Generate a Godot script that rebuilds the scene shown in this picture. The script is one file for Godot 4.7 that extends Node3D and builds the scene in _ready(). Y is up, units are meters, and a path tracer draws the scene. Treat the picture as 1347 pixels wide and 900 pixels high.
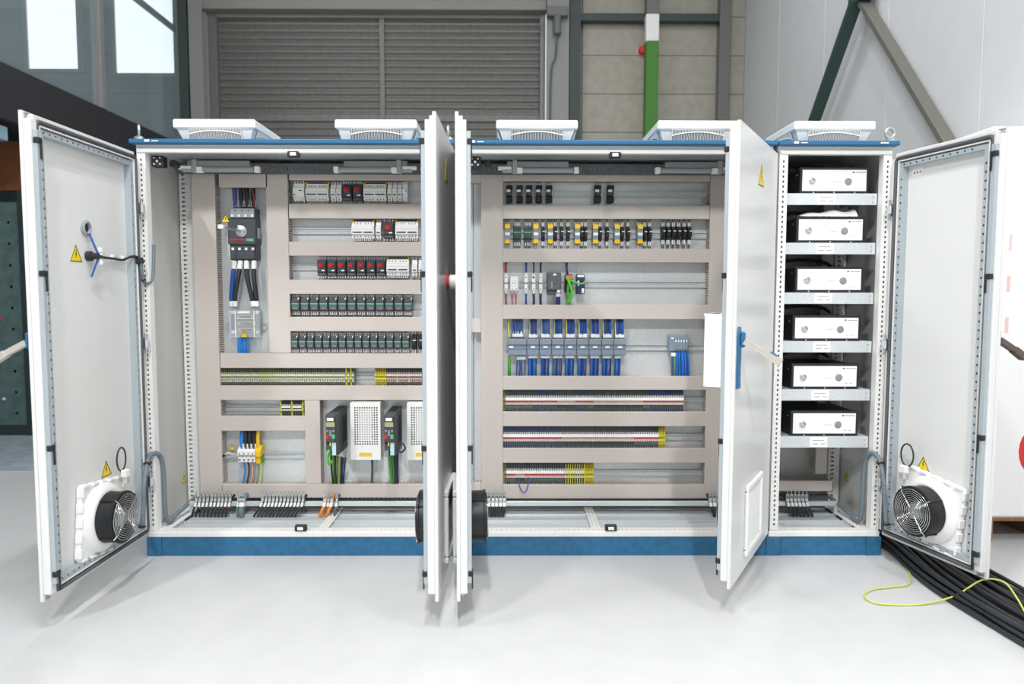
extends Node3D
# A hall with three electrical enclosures, doors open. Metres, y up; x runs along the enclosure fronts
# (0 at the left side panel, 3.8 at the right one), z = 0 is the front of the frames, +z towards the aisle.

const ZP := -0.43     # face of the mounting plates
const ZF := -0.35     # face of the cable duct covers
var M := {}           # materials
var used := {}        # names taken
var protos := {}      # first of each kind, copied for the others
var rng := RandomNumberGenerator.new()

# ------------------------------------------------------------------ mesh buffer
class MB:
	var v := PackedVector3Array()
	var n := PackedVector3Array()
	var c := PackedColorArray()
	var col := Color(1, 1, 1)
	var xf := Transform3D()
	var moved := false
	func paint(k: Color) -> MB:
		col = k
		return self
	func at(t: Transform3D) -> MB:
		xf = t
		moved = true
		return self
	func tri(a: Vector3, b: Vector3, d: Vector3, na: Vector3, nb: Vector3, nd: Vector3) -> void:
		if (b - a).cross(d - a).dot(na + nb + nd) > 0.0:
			var s := b
			b = d
			d = s
			s = nb
			nb = nd
			nd = s
		if moved:
			a = xf * a
			b = xf * b
			d = xf * d
			na = (xf.basis * na).normalized()
			nb = (xf.basis * nb).normalized()
			nd = (xf.basis * nd).normalized()
		v.append(a); v.append(b); v.append(d)
		n.append(na); n.append(nb); n.append(nd)
		c.append(col); c.append(col); c.append(col)
	func quad(a: Vector3, b: Vector3, d: Vector3, e: Vector3, nn: Vector3) -> void:
		tri(a, b, d, nn, nn, nn)
		tri(a, d, e, nn, nn, nn)
	func box(lo: Vector3, hi: Vector3, bev := 0.0) -> MB:
		if lo.x > hi.x or lo.y > hi.y or lo.z > hi.z:
			var l2 := Vector3(minf(lo.x, hi.x), minf(lo.y, hi.y), minf(lo.z, hi.z))
			hi = Vector3(maxf(lo.x, hi.x), maxf(lo.y, hi.y), maxf(lo.z, hi.z))
			lo = l2
		var q := [lo, hi]
		for ax in 3:
			var u := (ax + 1) % 3
			var w := (ax + 2) % 3
			for s in 2:
				var p := []
				for k in [[0, 0], [1, 0], [1, 1], [0, 1]]:
					var r := Vector3()
					r[ax] = q[s][ax]
					r[u] = q[k[0]][u] + (bev if k[0] == 0 else -bev)
					r[w] = q[k[1]][w] + (bev if k[1] == 0 else -bev)
					p.append(r)
				var nn := Vector3()
				nn[ax] = 1.0 if s else -1.0
				quad(p[0], p[1], p[2], p[3], nn)
		if bev > 0.0:
			for ax in 3:
				var u := (ax + 1) % 3
				var w := (ax + 2) % 3
				for su in 2:
					for sw in 2:
						var du := bev if su == 0 else -bev
						var dw := bev if sw == 0 else -bev
						var a := Vector3(); var b := Vector3(); var d := Vector3(); var e := Vector3()
						a[ax] = lo[ax] + bev; a[u] = q[su][u]; a[w] = q[sw][w] + dw
						b[ax] = hi[ax] - bev; b[u] = q[su][u]; b[w] = q[sw][w] + dw
						d[ax] = hi[ax] - bev; d[u] = q[su][u] + du; d[w] = q[sw][w]
						e[ax] = lo[ax] + bev; e[u] = q[su][u] + du; e[w] = q[sw][w]
						var nn := Vector3()
						nn[u] = 1.0 if su else -1.0
						nn[w] = 1.0 if sw else -1.0
						quad(a, b, d, e, nn.normalized())
			for sx in 2:
				for sy in 2:
					for sz in 2:
						var k := Vector3(q[sx].x, q[sy].y, q[sz].z)
						var dx := Vector3(bev if sx == 0 else -bev, 0, 0)
						var dy := Vector3(0, bev if sy == 0 else -bev, 0)
						var dz := Vector3(0, 0, bev if sz == 0 else -bev)
						var nn := -(dx + dy + dz).normalized()
						tri(k + dy + dz, k + dx + dz, k + dx + dy, nn, nn, nn)
		return self
	# a box of cx by cy by cz about a centre
	func cube(ctr: Vector3, size: Vector3, bev := 0.0) -> MB:
		return box(ctr - size / 2.0, ctr + size / 2.0, bev)
	# square bar from a to b
	func bar(a: Vector3, b: Vector3, w: float, h: float, up := Vector3.UP) -> MB:
		var z := (b - a).normalized()
		var x := up.cross(z).normalized()
		var y := z.cross(x)
		var p := []
		for e in [a, b]:
			for k in [[-1, -1], [1, -1], [1, 1], [-1, 1]]:
				p.append(e + x * (k[0] * w / 2.0) + y * (k[1] * h / 2.0))
		quad(p[0], p[1], p[2], p[3], -z)
		quad(p[4], p[5], p[6], p[7], z)
		var ns := [-y, x, y, -x]
		for k in 4:
			quad(p[k], p[(k + 1) % 4], p[(k + 1) % 4 + 4], p[k + 4], ns[k])
		return self
	func tube(pts: Array, r: float, sides := 8, closed := false, caps := true) -> MB:
		var count := pts.size()
		var rings := []
		var norms := []
		var prev := Vector3()
		for i in count:
			var d: Vector3
			if closed:
				d = pts[(i + 1) % count] - pts[(i + count - 1) % count]
			else:
				d = pts[mini(i + 1, count - 1)] - pts[maxi(i - 1, 0)]
			d = d.normalized()
			var x: Vector3
			if i == 0:
				x = d.cross(Vector3.UP if absf(d.y) < 0.9 else Vector3.RIGHT).normalized()
			else:
				x = (prev - d * prev.dot(d)).normalized()
			prev = x
			var y := d.cross(x)
			var ring := []
			var nr := []
			for k in sides:
				var a := TAU * k / sides
				var o := x * cos(a) + y * sin(a)
				nr.append(o)
				ring.append(pts[i] + o * r)
			rings.append(ring)
			norms.append(nr)
		for i in (count if closed else count - 1):
			var j := (i + 1) % count
			for k in sides:
				var l := (k + 1) % sides
				tri(rings[i][k], rings[j][k], rings[j][l], norms[i][k], norms[j][k], norms[j][l])
				tri(rings[i][k], rings[j][l], rings[i][l], norms[i][k], norms[j][l], norms[i][l])
		if caps and not closed:
			for e in [0, count - 1]:
				var d: Vector3 = (pts[0] - pts[1]).normalized() if e == 0 else (pts[count - 1] - pts[count - 2]).normalized()
				for k in range(1, sides - 1):
					tri(rings[e][0], rings[e][k], rings[e][k + 1], d, d, d)
		return self
	func cyl(a: Vector3, b: Vector3, r: float, sides := 12) -> MB:
		return tube([a, b], r, sides)
	func ring(ctr: Vector3, nrm: Vector3, big: float, r: float, seg := 28, sides := 6) -> MB:
		var x := nrm.cross(Vector3.UP if absf(nrm.y) < 0.9 else Vector3.RIGHT).normalized()
		var y := nrm.cross(x)
		var p := []
		for i in seg:
			var a := TAU * i / seg
			p.append(ctr + (x * cos(a) + y * sin(a)) * big)
		return tube(p, r, sides, true)
	# lathe of [radius, height] about an axis from ctr
	func lathe(ctr: Vector3, axis: Vector3, prof: Array, seg := 28) -> MB:
		var x := axis.cross(Vector3.UP if absf(axis.y) < 0.9 else Vector3.RIGHT).normalized()
		var y := axis.cross(x)
		for i in prof.size() - 1:
			var p0: Array = prof[i]
			var p1: Array = prof[i + 1]
			var dr: float = p1[0] - p0[0]
			var dh: float = p1[1] - p0[1]
			for k in seg:
				var a := TAU * k / seg
				var b := TAU * (k + 1) / seg
				var oa := x * cos(a) + y * sin(a)
				var ob := x * cos(b) + y * sin(b)
				var na := (oa * dh - axis * dr).normalized()
				var nb := (ob * dh - axis * dr).normalized()
				var q0: Vector3 = ctr + oa * p0[0] + axis * p0[1]
				var q1: Vector3 = ctr + oa * p1[0] + axis * p1[1]
				var q2: Vector3 = ctr + ob * p1[0] + axis * p1[1]
				var q3: Vector3 = ctr + ob * p0[0] + axis * p0[1]
				if p1[0] > 0.0:
					tri(q0, q1, q2, na, na, nb)
				if p0[0] > 0.0:
					tri(q0, q2, q3, na, nb, nb)
		return self
	# extruded outline: poly in the plane of ux, uy, pushed along uz
	func prism(o: Vector3, ux: Vector3, uy: Vector3, uz: Vector3, poly: Array) -> MB:
		var pk := PackedVector2Array(poly)
		var id := Geometry2D.triangulate_polygon(pk)
		var nz := uz.normalized()
		for i in range(0, id.size(), 3):
			var a := o + ux * pk[id[i]].x + uy * pk[id[i]].y
			var b := o + ux * pk[id[i + 1]].x + uy * pk[id[i + 1]].y
			var d := o + ux * pk[id[i + 2]].x + uy * pk[id[i + 2]].y
			tri(a, b, d, -nz, -nz, -nz)
			tri(a + uz, b + uz, d + uz, nz, nz, nz)
		var turn := -1.0 if Geometry2D.is_polygon_clockwise(pk) else 1.0
		for i in pk.size():
			var p := pk[i]
			var q := pk[(i + 1) % pk.size()]
			var e := (q - p).normalized()
			var nn := (ux * e.y - uy * e.x) * turn
			var a := o + ux * p.x + uy * p.y
			var b := o + ux * q.x + uy * q.y
			quad(a, b, b + uz, a + uz, nn.normalized())
		return self
	# sheet with real rectangular holes: o corner, ux/uy unit directions, W by H, t thick towards -nrm
	func sheet(o: Vector3, ux: Vector3, uy: Vector3, W: float, H: float, t: float, cols: Array, rows: Array) -> MB:
		# cols / rows: [start, size, pitch, count]
		var nz := ux.cross(uy)
		var ys := []
		for j in rows[3]:
			ys.append(rows[0] + rows[2] * j)
		var xs := []
		for i in cols[3]:
			xs.append(cols[0] + cols[2] * i)
		var y0 := 0.0
		for j in ys.size() + 1:
			var y1: float = ys[j] if j < ys.size() else H
			for f in [[0.0, nz], [-t, -nz]]:
				var z: Vector3 = nz * f[0]
				quad(o + uy * y0 + z, o + ux * W + uy * y0 + z, o + ux * W + uy * y1 + z, o + uy * y1 + z, f[1])
			if j < ys.size():
				var a: float = ys[j]
				var b: float = a + rows[1]
				var x0 := 0.0
				for i in xs.size() + 1:
					var x1: float = xs[i] if i < xs.size() else W
					for f in [[0.0, nz], [-t, -nz]]:
						var z: Vector3 = nz * f[0]
						quad(o + ux * x0 + uy * a + z, o + ux * x1 + uy * a + z, o + ux * x1 + uy * b + z, o + ux * x0 + uy * b + z, f[1])
					if i < xs.size():
						var p: float = xs[i]
						var q: float = p + cols[1]
						var d := -nz * t
						quad(o + ux * p + uy * a, o + ux * p + uy * b, o + ux * p + uy * b + d, o + ux * p + uy * a + d, ux)
						quad(o + ux * q + uy * a, o + ux * q + uy * b, o + ux * q + uy * b + d, o + ux * q + uy * a + d, -ux)
						quad(o + ux * p + uy * a, o + ux * q + uy * a, o + ux * q + uy * a + d, o + ux * p + uy * a + d, uy)
						quad(o + ux * p + uy * b, o + ux * q + uy * b, o + ux * q + uy * b + d, o + ux * p + uy * b + d, -uy)
						x0 = q
				y0 = b
		var e := -nz * t
		quad(o, o + ux * W, o + ux * W + e, o + e, -uy)
		quad(o + uy * H, o + ux * W + uy * H, o + ux * W + uy * H + e, o + uy * H + e, uy)
		quad(o, o + uy * H, o + uy * H + e, o + e, -ux)
		quad(o + ux * W, o + ux * W + uy * H, o + ux * W + uy * H + e, o + ux * W + e, ux)
		return self
	func mesh() -> ArrayMesh:
		var a := []
		a.resize(Mesh.ARRAY_MAX)
		a[Mesh.ARRAY_VERTEX] = v
		a[Mesh.ARRAY_NORMAL] = n
		a[Mesh.ARRAY_COLOR] = c
		var m := ArrayMesh.new()
		m.add_surface_from_arrays(Mesh.PRIMITIVE_TRIANGLES, a)
		return m

# ------------------------------------------------------------------ scene helpers
func numbered(called: String) -> String:
	var k: int = used.get(called, 0)
	used[called] = k + 1
	return called if k == 0 else "%s_%03d" % [called, k]
func tag(o: Node3D, label: String, category := "", group := "", kind := "") -> Node3D:
	if label:
		o.set_meta("label", label)
	if category:
		o.set_meta("category", category)
	if group:
		o.set_meta("group", group)
	if kind:
		o.set_meta("kind", kind)
	return o
func thing(called: String, label: String, category: String, at := Vector3.ZERO, group := "") -> Node3D:
	var o := Node3D.new()
	o.name = numbered(called)
	add_child(o)
	o.position = at
	tag(o, label, category, group)
	return o
func part(parent: Node, called: String, m: MB, mat: String) -> MeshInstance3D:
	var o := MeshInstance3D.new()
	o.mesh = m.mesh()
	o.material_override = M[mat]
	o.name = called
	parent.add_child(o, true)
	return o
func solo(called: String, m: MB, mat: String, label: String, category: String, at := Vector3.ZERO, group := "") -> MeshInstance3D:
	var o := part(self, numbered(called), m, mat)
	o.position = at
	tag(o, label, category, group)
	return o
func struct(called: String, m: MB, mat: String) -> MeshInstance3D:
	var o := part(self, called, m, mat)
	o.set_meta("kind", "structure")
	return o
# the first of a kind is built, the others are copies of it with their own name, label and place
func place(key: String, called: String, build: Callable, label: String, category: String, group: String, at: Vector3) -> Node3D:
	var o: Node3D
	if protos.has(key):
		o = protos[key].duplicate()
		o.name = numbered(called)
		add_child(o)
	else:
		o = Node3D.new()
		o.name = numbered(called)
		add_child(o)
		build.call(o)
		protos[key] = o
	o.position = at
	tag(o, label, category, group)
	return o
func V(x: float, y: float, z: float) -> Vector3:
	return Vector3(x, y, z)
func curve(pts: Array, steps := 8) -> Array:
	var out := []
	for i in pts.size() - 1:
		var p0: Vector3 = pts[maxi(i - 1, 0)]
		var p1: Vector3 = pts[i]
		var p2: Vector3 = pts[i + 1]
		var p3: Vector3 = pts[mini(i + 2, pts.size() - 1)]
		for s in steps:
			out.append(p1.cubic_interpolate(p2, p0, p3, float(s) / steps))
	out.append(pts[-1])
	return out
func mat(called: String, hex: String, rough := 0.5, metal := 0.0) -> StandardMaterial3D:
	var m := StandardMaterial3D.new()
	m.albedo_color = Color(hex)
	m.roughness = rough
	m.metallic = metal
	M[called] = m
	return m
func grain(m: StandardMaterial3D, freq: float, lo: float, hi: float, scale: float, size := 512, kind := FastNoiseLite.TYPE_SIMPLEX_SMOOTH, tint := Color(1, 1, 1)) -> void:
	var nz := FastNoiseLite.new()
	nz.seed = 7
	nz.noise_type = kind
	nz.frequency = freq
	nz.fractal_octaves = 4
	var src := nz.get_seamless_image(size, size)
	var img := Image.create(size, size, false, Image.FORMAT_RGB8)
	for y in size:
		for x in size:
			var g := src.get_pixel(x, y).r
			var k := lo + (hi - lo) * g
			img.set_pixel(x, y, Color(k * tint.r, k * tint.g, k * tint.b))
	m.albedo_texture = ImageTexture.create_from_image(img)
	m.uv1_triplanar = true
	m.uv1_world_triplanar = true
	m.uv1_scale = Vector3(scale, scale, scale)
func L(r: float, g: float, b: float) -> Color:   # sRGB 0..255 as a linear vertex colour
	return Color(r / 255.0, g / 255.0, b / 255.0).srgb_to_linear()

# ------------------------------------------------------------------ the scene
func _ready() -> void:
	rng.seed = 20
	var cam := Camera3D.new()
	cam.name = "camera"
	cam.position = V(1.8589, 1.3543, 3.5694)
	cam.rotation = V(-0.06842, -0.00659, 0.00141)
	cam.fov = 51.694
	cam.near = 0.05
	cam.far = 60.0
	add_child(cam)
	cam.current = true
	var lens := CameraAttributesPhysical.new()
	lens.frustum_focal_length = 24.7711
	lens.frustum_focus_distance = 3.75
	lens.exposure_aperture = 2.0
	lens.frustum_near = 0.05
	lens.frustum_far = 60.0
	cam.attributes = lens
	var we := WorldEnvironment.new()
	we.name = "environment"
	var env := Environment.new()
	env.background_mode = Environment.BG_COLOR
	env.background_color = Color("dfe6ea")
	env.background_energy_multiplier = 1.0
	env.tonemap_mode = Environment.TONE_MAPPER_LINEAR
	env.tonemap_exposure = 1.16
	env.sdfgi_enabled = true
	env.ssao_enabled = true
	env.ssil_enabled = true
	we.environment = env
	add_child(we)
	materials()
	# rows of linear hall lamps: over the aisle in front of the enclosures, one row further back
	for r in [[-2.6, 6.9, 2.6, 8.5], [1.6, 6.9, 2.6, 8.5], [4.1, 6.9, 2.6, 4.0], [-2.6, 6.9, 7.2, 24.0], [2.0, 6.9, 7.2, 24.0], [-0.5, 6.9, -2.3, 2.8], [3.2, 6.9, -2.3, 2.8]]:
		hall_lamp(V(r[0], r[1], r[2]), r[3])
	setting()
	enclosures()
	roof_fans()
	door_things()
	left_components()
	middle_components()
	right_components()
	cables()
	background()

func hall_lamp(p: Vector3, e: float) -> void:
	var t := thing("hall_lamp", "long white linear lamp hanging under the hall ceiling", "lamp", p, "linear hall lamps")
	part(t, "housing", MB.new().box(V(-0.75, 0.0, -0.11), V(0.75, 0.08, 0.11), 0.01), "white_metal")
	part(t, "lamp_diffuser", MB.new().box(V(-0.73, -0.012, -0.095), V(0.73, 0.0, 0.095), 0.004), "lamp_glow")
	for s in [-0.6, 0.6]:
		part(t, "suspension_rod", MB.new().cyl(V(s, 0.08, 0), V(s, 8.0 - p.y, 0), 0.006, 6), "steel")
	t.rotation.y = PI / 2
	var a := AreaLight3D.new()
	a.name = "lamp_light"
	a.area_size = Vector2(1.46, 0.19)
	a.light_energy = e * 2.0
	a.light_color = Color(0.985, 0.99, 1.0)
	a.area_range = 40.0
	a.area_attenuation = 2.0
	a.shadow_enabled = true
	a.rotation = V(-PI / 2, 0, 0)
	a.position = V(0, -0.02, 0)
	t.add_child(a)

func materials() -> void:
	grain(mat("floor", "c7c7c6", 0.3), 0.02, 0.982, 1.01, 0.5)
	grain(mat("floor_grey", "a5b0b8", 0.5), 0.02, 0.85, 1.05, 0.5)
	grain(mat("wall_panel", "a8a497", 0.7), 0.02, 0.93, 1.03, 0.5)
	grain(mat("wall_grey", "dfe0e1", 0.65), 0.015, 0.985, 1.01, 0.4)
	mat("ceiling", "77797a", 0.8)
	mat("wall_far", "8f9192", 0.8)
	grain(mat("shutter", "75736f", 0.5, 0.25), 0.03, 0.9, 1.05, 0.8)
	mat("column_grey", "6f706d", 0.6)
	mat("column_dark", "3c4744", 0.6)
	mat("column_pale", "8d8e8b", 0.6)
	mat("beam_pale", "8f8c86", 0.6)
	mat("post_green", "3f7f24", 0.55)
	mat("brace_green", "2e4a43", 0.55)
	mat("brace_brown", "6f6d65", 0.55)
	mat("fascia", "343437", 0.6)
	mat("office_panel", "6d7f83", 0.5)
	mat("beam_blue", "8fb0bb", 0.6)
	mat("brown_board", "7a4a2c", 0.8)
	grain(mat("rack_green", "5c7573", 0.6), 0.02, 0.85, 1.08, 0.7)
	mat("rack_dark", "2b3b3b", 0.6)
	mat("red", "d8342a", 0.45)
	mat("red_knob", "c22a22", 0.35)
	mat("white_metal", "ecebe7", 0.38)
	mat("frame_white", "e8e7e3", 0.42)
	mat("door_white", "dbdbd8", 0.3)
	mat("panel_grey", "c8c8c4", 0.5)
	mat("plastic_white", "efefec", 0.45)
	mat("plastic_grey", "9ba0a0", 0.5)
	mat("paper", "f1f0ee", 0.8)
	mat("print_grey", "9a9a9a", 0.8)
	mat("print_dark", "44464a", 0.7)
	mat("blue", "2a6991", 0.42)
	mat("roof_blue", "256389", 0.42)
	grain(M["blue"], 0.03, 0.88, 1.06, 1.2)
	grain(mat("galvanised", "d6dbdc", 0.36, 0.3), 0.06, 0.95, 1.03, 2.5, 512, FastNoiseLite.TYPE_CELLULAR)
	grain(mat("plate", "dfe3e2", 0.34, 0.4), 0.05, 0.96, 1.02, 2.0, 512, FastNoiseLite.TYPE_CELLULAR)
	mat("galv_blue", "b3bcc0", 0.4, 0.35)
	mat("steel", "c6c9c9", 0.3, 0.85)
	mat("chrome", "d8d8d6", 0.16, 1.0)
	mat("lever", "d9d2c6", 0.28, 0.5)
	mat("print_pink", "ecc6c0", 0.8)
	mat("lever_brown", "6d5f57", 0.35, 0.6)
	mat("duct", "c4bbb3", 0.62)
	mat("gasket", "55585a", 0.8)
	mat("black", "1c1d1f", 0.45)
	mat("black_soft", "27292b", 0.6)
	mat("black_matt", "17181a", 0.8)
	mat("black_case", "1f2123", 0.38)
	mat("charcoal", "43474b", 0.5)
	mat("dark_grey", "5a5f64", 0.5)
	mat("device_grey", "888c8d", 0.5)
	mat("plc_grey", "7f8c9a", 0.5)
	mat("green_stripe", "5fb489", 0.5)
	mat("green_dark", "2c4b40", 0.5)
	mat("green_wire", "4f9a3c", 0.5)
	mat("green_bright", "55c730", 0.45)
	mat("earth_wire", "c6cf5c", 0.5)
	mat("yellow", "f0c31a", 0.5)
	mat("sign_yellow", "efcf1e", 0.5)
	mat("terminal_yellow", "c9c02a", 0.5)
	mat("orange", "ee8a1f", 0.5)
	mat("orange_pale", "e2735a", 0.5)
	mat("brown_wire", "8a5a43", 0.5)
	mat("pink_wire", "c99a86", 0.5)
	mat("wire_blue", "1f4f9e", 0.45)
	mat("wire_blue_bright", "2a7fd0", 0.45)
	mat("wire_navy", "27365f", 0.5)
	mat("wire_violet", "4b4f93", 0.5)
	mat("wire_red", "b23a3a", 0.5)
	mat("cable_black", "27292c", 0.5)
	mat("conduit", "6f7b83", 0.5)
	mat("display", "a8a67a", 0.4)
	mat("pale_cyan", "b9d9dc", 0.5)
	mat("indigo", "27355c", 0.45)
	mat("wood", "9a7454", 0.85)
	grain(M["wood"], 0.03, 0.8, 1.1, 1.5)
	var vc := mat("painted", "ffffff", 0.5)
	vc.vertex_color_use_as_albedo = true
	var g := mat("clear", "f2f6f6", 0.06)
	g.albedo_color = Color(0.95, 0.97, 0.97, 0.16)
	g.transparency = BaseMaterial3D.TRANSPARENCY_ALPHA
	var w := mat("glass", "b7c7c9", 0.04)
	w.albedo_color = Color(0.72, 0.8, 0.82, 0.22)
	w.transparency = BaseMaterial3D.TRANSPARENCY_ALPHA
	var s := mat("skylight", "ffffff", 0.6)
	s.emission_enabled = true
	s.emission = Color(0.9, 0.96, 1.0)
	s.emission_energy_multiplier = 1.6
	var l := mat("lamp_glow", "ffffff", 0.6)
	l.emission_enabled = true
	l.emission = Color(0.985, 0.99, 1.0)
	l.emission_energy_multiplier = 4.0

func setting() -> void:
	struct("floor", MB.new().box(V(-9, -0.2, -6.0), V(5.0, 0, 13)), "floor")
	var pf := struct("floor_walkway", MB.new().box(V(-9, 0.0, -6.0), V(-1.2, 0.004, -1.75)), "floor_grey")
	pf.set_meta("label", "blue grey painted strip of floor under the mezzanine")
	struct("ceiling", MB.new().box(V(-9, 8.0, -6.2), V(5.2, 8.2, 13.2)), "ceiling")
	struct("wall_left", MB.new().box(V(-9.2, -0.2, -6.2), V(-9, 8.0, 13.2)), "wall_far")
	struct("wall_front", MB.new().box(V(-9, -0.2, 13), V(5, 8.0, 13.2)), "wall_far")
	# right wall: tall sandwich panels with shallow joints
	var wr := struct("wall_right", MB.new().box(V(5.02, -0.2, -6.2), V(5.2, 8.0, 13.2)), "wall_grey")
	for k in 16:
		var z0 := -6.0 + k * 1.2
		part(wr, "panel", MB.new().box(V(5.0, 0, z0 + 0.003), V(5.03, 8.0, minf(z0 + 1.197, 13.0)), 0.003), "wall_grey")
	# back wall: horizontal panels around the shutter opening (x -2.02 .. 2.36, up to 5.08)
	var wb := struct("wall_back", MB.new().box(V(-9, -0.2, -6.2), V(-2.1, 8.0, -6.05)).box(V(2.4, -0.2, -6.2), V(5.0, 8.0, -6.05)).box(V(-2.1, 5.2, -6.2), V(2.4, 8.0, -6.05)), "wall_panel")
	for k in 16:
		var y0 := k * 0.5
		part(wb, "panel", MB.new().box(V(2.85, y0 + 0.003, -6.06), V(5.0, y0 + 0.497, -6.0), 0.003), "wall_panel")
		if y0 >= 5.0:
			part(wb, "panel", MB.new().box(V(-2.4, y0 + 0.25, -6.06), V(2.8, minf(y0 + 0.744, 8.0), -6.0), 0.003), "wall_panel")
		part(wb, "panel", MB.new().box(V(-9.0, y0 + 0.003, -6.06), V(-2.5, y0 + 0.497, -6.03), 0.003), "office_panel")
	# roller shutter: every slat a curved strip
	var sh := struct("door_1", MB.new().box(V(-2.03, 0, -6.19), V(2.35, 5.12, -6.16)), "shutter")
	sh.set_meta("label", "closed grey roller shutter with horizontal slats")
	var slat := MB.new()
	var prof := [Vector2(0.0, 0.004), Vector2(0.018, 0.0), Vector2(0.045, 0.017), Vector2(0.072, 0.02), Vector2(0.09, 0.008), Vector2(0.0905, 0.0), Vector2(0.072, 0.012), Vector2(0.045, 0.009), Vector2(0.018, -0.008), Vector2(0.0, -0.004)]
	slat.prism(V(-2.0, 0, 0), Vector3.UP, Vector3.BACK, V(4.3, 0, 0), prof)
	var sm := slat.mesh()
	for k in 56:
		var o := MeshInstance3D.new()
		o.mesh = sm
		o.material_override = M["shutter"]
		o.name = "slat"
		o.position = V(0, 0.02 + k * 0.09, -6.13)
		sh.add_child(o, true)
	part(sh, "guide_rail", MB.new().box(V(-2.1, 0, -6.16), V(-1.99, 5.12, -6.04), 0.005), "column_grey")
	part(sh, "guide_rail", MB.new().box(V(2.29, 0, -6.16), V(2.36, 5.12, -6.04), 0.005), "column_pale")
	part(sh, "wind_rib", MB.new().box(V(0.15, 0, -6.11), V(0.22, 5.06, -6.085), 0.004), "shutter")
	for y in [3.66, 2.95, 2.2]:
		part(sh, "wide_slat", MB.new().box(V(-2.0, y, -6.12), V(2.3, y + 0.09, -6.1), 0.004), "shutter")
	part(sh, "lintel_seal", MB.new().box(V(-2.0, 5.0, -6.12), V(2.3, 5.05, -6.07), 0.004), "beam_pale")
	part(sh, "lintel", MB.new().box(V(-2.2, 5.05, -6.1), V(2.37, 5.18, -5.92), 0.008), "beam_pale")

func eye_bolt(parent: Node, x: float, z: float, facing: Vector3) -> void:
	var e := part(parent, "eye_bolt", MB.new().ring(V(x, 2.155, z), facing, 0.024, 0.0075, 24, 8), "steel")
	part(e, "collar", MB.new().lathe(V(x, 2.112, z), Vector3.UP, [[0.0, 0.0], [0.026, 0.0], [0.026, 0.008], [0.014, 0.018], [0.0, 0.018]], 16), "steel")

func post(parent: Node, x0: float, x1: float, z0: float, z1: float, front: bool) -> void:
	var y0 := 0.13
	var h := 1.94
	var w := x1 - x0
	var m := MB.new()
	var nh := int((h - 0.05) / 0.025)
	if front:
		m.sheet(V(x0, y0, z1), Vector3.RIGHT, Vector3.UP, w, h, 0.002, [w / 2 - 0.004, 0.008, 1.0, 1], [0.03, 0.011, 0.025, nh])
	else:
		m.sheet(V(x0, y0, z1), Vector3.RIGHT, Vector3.UP, w, h, 0.002, [w * 0.22, 0.018, 1.0, 1], [0.03, 0.010, 0.025, nh])
	m.box(V(x0, y0, z0), V(x0 + 0.002, y0 + h, z1 - 0.002)).box(V(x1 - 0.002, y0, z0), V(x1, y0 + h, z1 - 0.002)).box(V(x0, y0, z0 - 0.002), V(x1, y0 + h, z0))
	part(parent, "post", m, "frame_white")

func duct(parent: Node, x0: float, x1: float, y0: float, y1: float, upright: bool, origin: float) -> void:
	var a := x0 - origin
	var b := x1 - origin
	var d := part(parent, "cable_duct", MB.new().box(V(a, y0, ZF - 0.016), V(b, y1, ZF), 0.002), "duct")
	part(d, "duct_base", MB.new().box(V(a + 0.003, y0 + 0.003, ZP), V(b - 0.003, y1 - 0.003, ZP + 0.002)), "duct")
	var m := MB.new()
	var len := (y1 - y0) if upright else (b - a)
	for k in int(len / 0.0125):
		var s := 0.002 + k * 0.0125
		for side in 2:
			if upright:
				var x := a + 0.003 if side == 0 else b - 0.003
				m.box(V(x - 0.001, y0 + s, ZP), V(x + 0.001, y0 + s + 0.0075, ZF - 0.016))
			else:
				var y := y0 + 0.003 if side == 0 else y1 - 0.003
				m.box(V(a + s, y - 0.001, ZP), V(a + s + 0.0075, y + 0.001, ZF - 0.016))
	tag(part(d, "slotted_wall", m, "duct"), "", "", "", "stuff")

func din_rail(parent: Node, x0: float, x1: float, y: float, origin: float) -> void:
	var a := x0 - origin
	var b := x1 - origin
	var m := MB.new()
	for s in [-1, 1]:
		m.box(V(a, y + s * 0.0115, ZP + 0.012), V(b, y + s * 0.0175, ZP + 0.0135))
		m.box(V(a, y + s * 0.0115, ZP + 0.005), V(b, y + s * 0.0125, ZP + 0.0135))
	m.sheet(V(a, y - 0.012, ZP + 0.0065), Vector3.RIGHT, Vector3.UP, b - a, 0.024, 0.0015, [0.005, 0.015, 0.025, int((b - a - 0.02) / 0.025)], [0.0095, 0.005, 1.0, 1])
	part(parent, "din_rail", m, "galvanised")

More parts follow.
